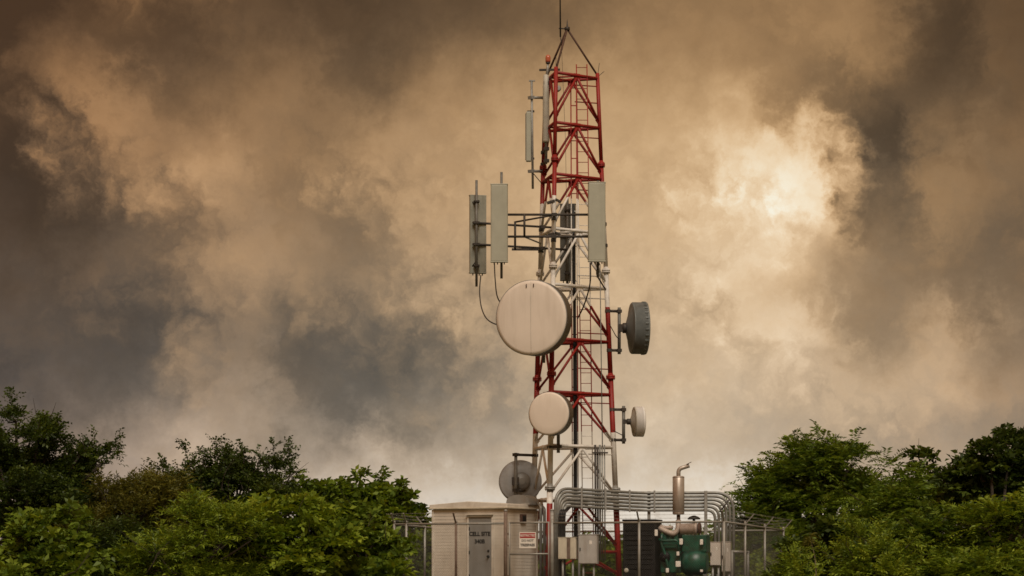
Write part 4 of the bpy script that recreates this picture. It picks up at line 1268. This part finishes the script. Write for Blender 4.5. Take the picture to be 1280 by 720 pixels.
# muffler
mq = G(845.5, 643, 0.35)
mf = MB().lathe(mq, Z, [(0, 0.07), (0.0, 0.15), (0.03, 0.185), (1.18, 0.185), (1.21, 0.15), (1.215, 0.05)], 28).build('muffler', M['muffler'], gen)
T([mq, mq - Z * 0.3], 0.06, 12).build('exhaust_riser', M['rust'], mf)
mt_ = mq + Z * 1.2
T(rounded([mt_, mt_ + Z * 0.23, mt_ + Z * 0.29 + V(0.34, 0, 0.05)], 0.15, 8), 0.065, 12).build('outlet_elbow', M['muffler'], mf)
e0 = mt_ + Z * 0.29 + V(0.27, 0, 0.05)
MB().box(e0 + V(0.06, 0, 0.075), V(0.9, 0, 0.44).normalized(), V(0, 1, 0), V(-0.44, 0, 0.9).normalized(), 0.16, 0.15, 0.02).build('rain_flap', M['rust'], mf)
for z in (0.03, 1.16):
    MB().lathe(mq + Z * z, Z, [(0, 0.188), (0.025, 0.188)], 28).build('band', M['muffler'], mf)
# mushroom intake cap
mc = G(864.5, 653, 0.4)
st = T([mc - Z * 0.12, mc + Z * 0.14], 0.045, 10).build('intake_stem', M['rad'], gen)
MB().lathe(mc + Z * 0.10, Z, [(0, 0.02), (0.0, 0.19), (0.03, 0.20), (0.08, 0.15), (0.12, 0.05), (0.125, 0.001)], 24).build('rain_cap', M['rad'], st)

# ------------------------------------------------------------------ vegetation
def leaf_arrays(rng, Pp, D, L, K, ll, lw, droop, spread, jit):
    n_ = len(Pp)
    D = D / np.linalg.norm(D, axis=1, keepdims=True)
    up = np.array([0, 0, 1.0]) + rng.normal(0, 0.25, (n_, 3))
    S_ = np.cross(D, up); S_ /= np.linalg.norm(S_, axis=1, keepdims=True) + 1e-9
    U_ = np.cross(S_, D)
    t = np.linspace(0.12, 1.0, K)[None, :, None]
    L_ = L[:, None, None]
    pos = Pp[:, None, :] + D[:, None, :] * L_ * t - np.array([0, 0, 1.0]) * (droop * L_ * t * t)
    sgn = np.where(np.arange(K) % 2 == 0, 1.0, -1.0)[None, :, None]
    axis = D[:, None, :] * 0.55 + S_[:, None, :] * (sgn * spread) + rng.normal(0, jit, (n_, K, 3)) - np.array([0, 0, 0.18])
    axis /= np.linalg.norm(axis, axis=2, keepdims=True)
    nrm = U_[:, None, :] + rng.normal(0, 0.42, (n_, K, 3))
    wv = np.cross(axis, nrm); wv /= np.linalg.norm(wv, axis=2, keepdims=True) + 1e-9
    nn_ = np.cross(wv, axis)
    sz = rng.uniform(0.65, 1.25, (n_, K, 1))
    l_, w_ = ll * sz, lw * sz * 0.5
    v0 = pos
    v1 = pos + axis * l_ * 0.42 + wv * w_ + nn_ * w_ * 0.35
    v2 = pos + axis * l_ - nn_ * l_ * 0.12
    v3 = pos + axis * l_ * 0.42 - wv * w_ + nn_ * w_ * 0.35
    verts = np.stack([v0, v1, v2, v3], axis=2).reshape(-1, 3)
    return verts, n_ * K

def foliage_mesh(name, verts, tint, m, off):
    nq = len(verts) // 4
    me = bpy.data.meshes.new(name)
    me.vertices.add(len(verts))
    me.vertices.foreach_set('co', (verts - np.array(off)).astype(np.float32).ravel())
    me.loops.add(nq * 4)
    me.loops.foreach_set('vertex_index', np.arange(nq * 4, dtype=np.int32))
    me.polygons.add(nq)
    me.polygons.foreach_set('loop_start', np.arange(0, nq * 4, 4, dtype=np.int32))
    at = me.attributes.new('tint', 'FLOAT', 'POINT')
    at.data.foreach_set('value', np.repeat(tint, 4).astype(np.float32))
    me.update()
    me.validate()
    me.materials.append(m)
    return me

STYLE = {
 # K leaves, leaf length, leaf width, spray length, droop, spread, jitter, sprays per m2 of puff surface
 'small':   (8, 0.115, 0.068, 0.38, 0.08, 0.75, 0.32, 17),
 'broad':   (6, 0.230, 0.125, 0.38, 0.32, 0.80, 0.26, 11),
 'pinnate': (17, 0.185, 0.055, 0.95, 0.42, 0.95, 0.10, 6.0),
 'feather': (12, 0.150, 0.042, 0.60, 0.12, 0.55, 0.20, 11),
}
TRI = [0]
def tree(name, label, cat, d, clumps, style, leafm, seed, base=None, shoots=0, dens=1.0, puffs=1.0, group=None, depth=0.8, shoot_h=0.8):
    """clumps: (px x, px y, radius px x, radius px y[, depth offset])"""
    rng = np.random.default_rng(seed)
    K, ll, lw, sl_, droop, spread, jit, den_ = STYLE[style]
    k = (d + D0) / F
    cs = []
    for c_ in clumps:
        do = c_[4] if len(c_) > 4 else rng.uniform(-0.6, 0.6)
        p = P(c_[0], c_[1] + 7, d + do)       # the sprays reach beyond the clump, so it sits a little lower and smaller
        cs.append((np.array(p), c_[2] * k * 0.92, max(c_[2], c_[3]) * k * depth, c_[3] * k * 0.88))
    bx = base if base is not None else float(np.mean([c_[0] for c_ in clumps]))
    b0 = P(bx, 0, d); b0.z = gz(b0.x, b0.y) - 0.08
    root = thing(name, label, cat, b0, group)
    wood = MB()
    PP, DD, TT = [], [], []
    main = np.array(b0)
    hmax = max(c_[0][2] for c_ in cs)
    fork = np.array([b0.x, b0.y, b0.z + max(0.25, (hmax - b0.z) * 0.30)])
    r0 = 0.045 + 0.022 * (hmax - b0.z)
    wood.tube([tuple(main), tuple((main + fork) / 2 + rng.normal(0, 0.04, 3)), tuple(fork)], [r0, r0 * 0.85, r0 * 0.75], 8)
    cs2 = []
    for (c_, rx, ry, rz) in cs:
        if min(rx, rz) < 0.55:
            cs2.append((c_, rx, ry, rz)); continue
        for q in range(5):
            a = rng.uniform(0, 2 * math.pi); f = rng.uniform(0.38, 0.68)
            o3 = np.array([math.cos(a) * rx, rng.uniform(-0.7, 0.7) * ry, math.sin(a) * rz * 0.85]) * rng.uniform(0.35, 0.68)
            cs2.append((c_ + o3, rx * f, ry * f, rz * f * rng.uniform(0.7, 1.0)))
    for (c_, rx, ry, rz) in cs2:
        m1 = fork * 0.5 + c_ * 0.5 + rng.normal(0, 0.12, 3)
        wood.tube([tuple(fork - np.array([0, 0, r0])), tuple(m1), tuple(c_)], [r0 * 0.6, r0 * 0.42, r0 * 0.25], 6)
        rad = np.array([rx, ry, rz])
        area = 4 * math.pi * ((rx * ry) ** 1.6 / 3 + (rx * rz) ** 1.6 / 3 + (ry * rz) ** 1.6 / 3) ** (1 / 1.6)
        npf = max(5, int(puffs * 5.0 * area ** 0.62))
        # puffs: small leaf masses spread over and inside the clump
        dirs = rng.normal(0, 1, (npf, 3)); dirs /= np.linalg.norm(dirs, axis=1, keepdims=True)
        dirs[:, 2] = np.where(dirs[:, 2] < -0.35, -dirs[:, 2], dirs[:, 2])
        rr = rng.uniform(0.35, 1.0, (npf, 1)) ** 0.6 * rng.choice([0.9, 1.0, 1.22], (npf, 1))
        pc_ = c_ + dirs * rad * rr * 0.86
        pr_ = rng.uniform(0.16, 0.34, npf) * (rx * ry * rz) ** (1 / 3) + 0.10
        for q in range(npf):
            ns = int(den_ * dens * 4 * math.pi * pr_[q] ** 2 * 0.55) + 3
            dv = rng.normal(0, 1, (ns, 3)); dv /= np.linalg.norm(dv, axis=1, keepdims=True)
            dv[:, 2] = np.where(dv[:, 2] < -0.2, -dv[:, 2] * 0.8, dv[:, 2])
            pp_ = pc_[q] + dv * pr_[q] * rng.uniform(0.25, 1.0, (ns, 1)) * np.array([1.25, 1.25, 0.45 if style == 'pinnate' else 0.62])
            dd_ = dv * 0.75 + dirs[q] * 0.45 + np.array([0, 0, 0.25]) + rng.normal(0, 0.28, (ns, 3))
            PP.append(pp_); DD.append(dd_)
            TT.append(np.clip(rng.normal(0.48, 0.24) + rng.normal(0, 0.13, ns), 0, 1))
            if q % 3 == 0:
                wood.tube([tuple(c_), tuple((c_ + pc_[q]) / 2 + rng.normal(0, 0.05, 3)), tuple(pc_[q])], [r0 * 0.22, r0 * 0.14, 0.008], 4, False)
    # long shoots standing out of the top of the crown
    for q in range(shoots):
        c_, rx, ry, rz = cs[rng.integers(len(cs))]
        a = rng.uniform(-1.25, 1.25)
        p0 = c_ + np.array([math.sin(a) * rx * 0.85, rng.uniform(-0.5, 0.5) * ry, math.cos(a) * rz * 0.85])
        dv = np.array([math.sin(a) * 0.7 + rng.normal(0, 0.25), rng.normal(0, 0.25), 0.8 + 0.2 * rng.random()])
        dv /= np.linalg.norm(dv)
        Ls = shoot_h * rng.uniform(0.5, 1.2)
        bend = np.array([rng.normal(0, 0.2), 0, -0.12]) * Ls
        ppts = [p0 + dv * Ls * t + bend * t * t for t in np.linspace(0, 1, 6)]
        wood.tube([tuple(x) for x in ppts], [0.016, 0.014, 0.012, 0.010, 0.008, 0.005], 4, False)
        nn2 = int(8 + 9 * Ls)
        tt = rng.uniform(0.15, 1.0, nn2)
        pp_ = np.array([p0 + dv * Ls * t + bend * t * t for t in tt])
        dd_ = dv * 0.6 + rng.normal(0, 0.6, (nn2, 3))
        PP.append(pp_); DD.append(dd_); TT.append(np.clip(rng.normal(0.4, 0.15, nn2), 0, 1))
    for q in range(max(2, shoots // 4)):
        c_, rx, ry, rz = cs[rng.integers(len(cs))]
        a = rng.uniform(-1.4, 1.4)
        p0 = c_ + np.array([math.sin(a) * rx * 0.7, -ry * rng.uniform(0.4, 1.0), math.cos(a) * rz * 0.7])
        dv = np.array([math.sin(a) * 0.8 + rng.normal(0, 0.3), rng.normal(-0.2, 0.2), 0.7]); Ls = rng.uniform(0.5, 1.1)
        wood.tube([tuple(c_), tuple(p0), tuple(p0 + dv * Ls * 0.5 + rng.normal(0, 0.05, 3)), tuple(p0 + dv * Ls)], [0.02, 0.016, 0.011, 0.005], 4, False)
    PP = np.concatenate(PP); DD = np.concatenate(DD); TT = np.concatenate(TT)
    L = rng.uniform(0.6, 1.2, len(PP)) * sl_
    verts, nl = leaf_arrays(rng, PP, DD, L, K, ll, lw, droop, spread, jit)
    tint = np.clip(np.repeat(TT, K) + rng.normal(0, 0.09, nl), 0, 1)
    me = foliage_mesh('crown', verts, tint, LEAF[leafm], b0)
    o = bpy.data.objects.new('crown', me); COL.objects.link(o); o.parent = root
    wood.build('trunk', M['bark'], root)
    TRI[0] += nl * 2
    return root

# --- left bank
tree('tree', 'tall dark small-leaved tree with a ragged twiggy top beside the olive-brown shrub', 'tree', 45.0,
     [(30, 560, 58, 42), (-30, 590, 60, 60), (95, 600, 42, 45), (40, 640, 90, 60), (128, 572, 17, 17), (20, 520, 20, 12), (55, 530, 16, 14), (100, 562, 16, 14), (10, 600, 60, 40), (70, 610, 50, 40), (110, 640, 50, 40), (0, 650, 60, 50)], 'small', 'dark', 11, shoots=34, dens=1.25, puffs=1.5, base=25)
tree('shrub', 'olive-brown fine-leaved shrub between the dark ragged tree and the twiggy tree', 'shrub', 43.5,
     [(165, 628, 48, 30), (200, 615, 28, 20), (140, 660, 70, 50), (215, 660, 50, 45), (150, 640, 45, 30), (185, 640, 45, 30)], 'feather', 'olive', 12, shoots=16, shoot_h=0.6, puffs=1.4)
tree('tree', 'dark tree with curving upswept twigs behind the bright feathery shrub', 'tree', 47.0,
     [(250, 605, 42, 30), (305, 592, 42, 26), (335, 610, 34, 26), (280, 640, 70, 45), (212, 604, 16, 16), (345, 585, 14, 12), (240, 625, 50, 30), (320, 625, 50, 30), (280, 605, 50, 28)], 'small', 'dark', 13, shoots=44, base=280, shoot_h=1.0, dens=1.2, puffs=1.5)
tree('tree', 'rounded broad-leaved tree with a glossy dark crown beside the shelter', 'tree', 48.5,
     [(470, 625, 40, 26), (500, 632, 32, 26), (430, 630, 40, 30), (455, 660, 75, 45), (515, 655, 18, 30), (405, 618, 14, 20), (385, 630, 20, 25), (450, 640, 60, 30)], 'broad', 'mid', 14, shoots=12, base=465, dens=1.15, puffs=1.3)
tree('shrub', 'bright lime-green shrub in front of the dark ragged tree', 'shrub', 38.0,
     [(55, 665, 38, 32), (20, 700, 50, 40), (90, 690, 40, 35), (60, 720, 80, 40)], 'broad', 'mid', 15, shoots=6, dens=1.0)
tree('shrub', 'bright feathery shrub with upright seed spikes in front of the twiggy tree', 'shrub', 37.5,
     [(255, 655, 42, 28), (225, 690, 55, 40), (290, 665, 45, 34), (180, 715, 50, 36), (270, 715, 80, 40)], 'feather', 'bright', 16, shoots=22, shoot_h=0.55, dens=1.25)
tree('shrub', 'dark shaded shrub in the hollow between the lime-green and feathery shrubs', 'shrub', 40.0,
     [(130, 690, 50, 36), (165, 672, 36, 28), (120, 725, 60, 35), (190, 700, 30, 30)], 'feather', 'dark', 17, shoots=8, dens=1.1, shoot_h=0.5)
tree('shrub', 'yellow-green leafy shrub with layered branches between the feathery shrub and the shelter tree', 'shrub', 38.5,
     [(350, 640, 44, 22), (395, 650, 40, 24), (330, 680, 60, 40), (400, 690, 60, 45), (360, 720, 90, 40), (370, 695, 60, 40), (320, 700, 50, 40)], 'broad', 'bright', 18, shoots=10, dens=1.1, shoot_h=0.5)
tree('shrub', 'glossy mid-green broad-leaved shrub just left of the fence end', 'shrub', 39.5,
     [(445, 672, 42, 32), (475, 690, 34, 34), (430, 715, 60, 40), (490, 715, 22, 26)], 'broad', 'mid', 19, shoots=8, dens=1.15, shoot_h=0.5)
tree('shrub', 'dark shrub behind the fence left of the shelter', 'shrub', 56.0,
     [(500, 690, 40, 34), (540, 688, 34, 30), (520, 715, 60, 40), (470, 680, 40, 40)], 'broad', 'mid', 20, dens=1.0)
# --- right bank
tree('tree', 'large spreading tree with feathery layered fronds behind the fence corner', 'tree', 53.0,
     [(985, 590, 48, 30), (1035, 582, 42, 26), (1065, 600, 44, 30), (955, 620, 30, 20), (1000, 625, 60, 36), (1080, 635, 50, 40), (1010, 670, 85, 50), (950, 660, 36, 40), (1000, 563, 26, 12), (1050, 564, 16, 10)], 'pinnate', 'mid', 31, base=1015, shoots=14, dens=1.3, shoot_h=0.7, puffs=1.3)
tree('tree', 'loose-leaved tree filling the gap beyond the feathery fronded tree', 'tree', 49.0,
     [(1105, 632, 34, 26), (1130, 625, 26, 22), (1115, 665, 55, 40), (1165, 650, 50, 35)], 'pinnate', 'mid', 32, shoots=10, dens=1.1)
tree('tree', 'slim young tree with a narrow dark top standing between two larger crowns', 'tree', 50.0,
     [(1151, 572, 13, 15), (1152, 590, 16, 16), (1155, 615, 22, 22), (1160, 645, 30, 28)], 'broad', 'dark', 33, shoots=3, shoot_h=0.4, dens=1.2)
tree('tree', 'dark broad-leaved tree with a lobed crown beyond the slim young tree', 'tree', 47.0,
     [(1238, 562, 14, 18), (1268, 555, 16, 20), (1225, 585, 28, 22), (1262, 590, 34, 26), (1190, 605, 24, 20), (1300, 580, 40, 45), (1240, 630, 70, 40), (1300, 640, 60, 50), (1205, 590, 14, 14), (1215, 615, 50, 30), (1270, 620, 50, 40)], 'broad', 'dark', 34, shoots=8, base=1250, dens=1.25, shoot_h=0.5, puffs=1.5)
tree('shrub', 'bright layered shrub with long hanging leaves under the dark lobed tree', 'shrub', 42.0,
     [(1235, 655, 44, 24), (1270, 640, 34, 26), (1210, 685, 55, 35), (1270, 695, 55, 45), (1240, 725, 80, 35)], 'pinnate', 'bright', 35, shoots=8, dens=1.35, shoot_h=0.5)
tree('shrub', 'mid-green shrub with pale feathery tips under the slim young tree', 'shrub', 42.5,
     [(1165, 670, 36, 28), (1130, 685, 40, 34), (1170, 715, 60, 35)], 'pinnate', 'mid', 36, shoots=8, dens=1.35, shoot_h=0.5)
tree('shrub', 'bright green mound shrub in front of the feathery fronded tree', 'shrub', 40.0,
     [(1085, 672, 30, 18), (1068, 702, 36, 26), (1112, 700, 42, 36), (1085, 725, 60, 26)], 'feather', 'bright', 37, shoots=10, dens=1.3, shoot_h=0.5)
tree('shrub', 'dark leafy shrub at the foot of the feathery fronded tree', 'shrub', 45.0,
     [(1015, 690, 40, 30), (1040, 670, 36, 28), (1020, 720, 60, 30)], 'broad', 'dark', 38, dens=1.2, puffs=1.4)
tree('shrub', 'yellow-green weedy shrub growing against the receding fence', 'shrub', 43.5,
     [(995, 706, 9, 10), (982, 722, 16, 8), (1005, 716, 18, 14)], 'feather', 'bright', 39, shoots=8, dens=1.2, shoot_h=0.4)
tree('shrub', 'low green bush behind the tower foot and the far fence', 'shrub', 58.0,
     [(765, 705, 26, 24), (800, 706, 30, 22), (735, 712, 30, 20), (840, 705, 40, 18), (885, 692, 24, 24), (905, 705, 40, 28)], 'broad', 'mid', 40, shoots=4, dens=0.9)
# --- scrubland far behind, one uncountable mass
rng = np.random.default_rng(77)
PPs, DDs, TTs = [], [], []
for q in range(420):
    d = rng.uniform(66, 92); x = rng.uniform(-90, 1370)
    top = 693 + 9 * math.sin(x * 0.021) + 7 * math.sin(x * 0.067 + 1) + rng.uniform(-3, 8)
    p = P(x, top + rng.uniform(2, 40), d)
    ns = 26
    dv = rng.normal(0, 1, (ns, 3)); dv[:, 2] = np.abs(dv[:, 2])
    dv /= np.linalg.norm(dv, axis=1, keepdims=True)
    PPs.append(np.array(p) + dv * rng.uniform(0.3, 1.0, (ns, 1)) * np.array([1.5, 1.2, 0.7])); DDs.append(dv + np.array([0, 0, 0.3])); TTs.append(np.full(ns, np.clip(rng.normal(0.45, 0.2), 0, 1)))
PPs = np.concatenate(PPs); DDs = np.concatenate(DDs); TTs = np.concatenate(TTs)
vv, nl = leaf_arrays(rng, PPs, DDs, rng.uniform(0.4, 0.8, len(PPs)), 8, 0.30, 0.16, 0.3, 0.8, 0.3)
o = bpy.data.objects.new('scrub', foliage_mesh('scrub', vv, np.repeat(TTs, 8), LEAF['mid'], (0, 0, 0))); COL.objects.link(o)
tag(o, 'low green scrub growing far behind the fenced compound', 'scrub', kind='stuff')
TRI[0] += nl * 2
sap = thing('sapling', 'thin pale-stemmed sapling with a drooping tuft before the right thicket', 'sapling', P(1021, 740, 41.0))
ST = [P(1021, 740, 41.0), P(1019, 700, 41.0), P(1015, 682, 41.0), P(1013, 672, 41.0)]
T(smooth(ST, 4), [0.022 - 0.001 * i for i in range(13)], 6).build('stem', M['twig'], sap)
rng = np.random.default_rng(5)
pp_ = np.array(ST[-1]) + rng.normal(0, 0.06, (26, 3)); dd_ = rng.normal(0, 0.7, (26, 3)) + np.array([0, 0, 0.2])
vv, nl = leaf_arrays(rng, pp_, dd_, rng.uniform(0.25, 0.45, 26), 12, 0.10, 0.03, 0.7, 0.8, 0.15)
o = bpy.data.objects.new('foliage', foliage_mesh('foliage', vv, rng.uniform(0.3, 0.9, nl), LEAF['olive'], sap.location)); COL.objects.link(o); o.parent = sap
print('foliage triangles', TRI[0])
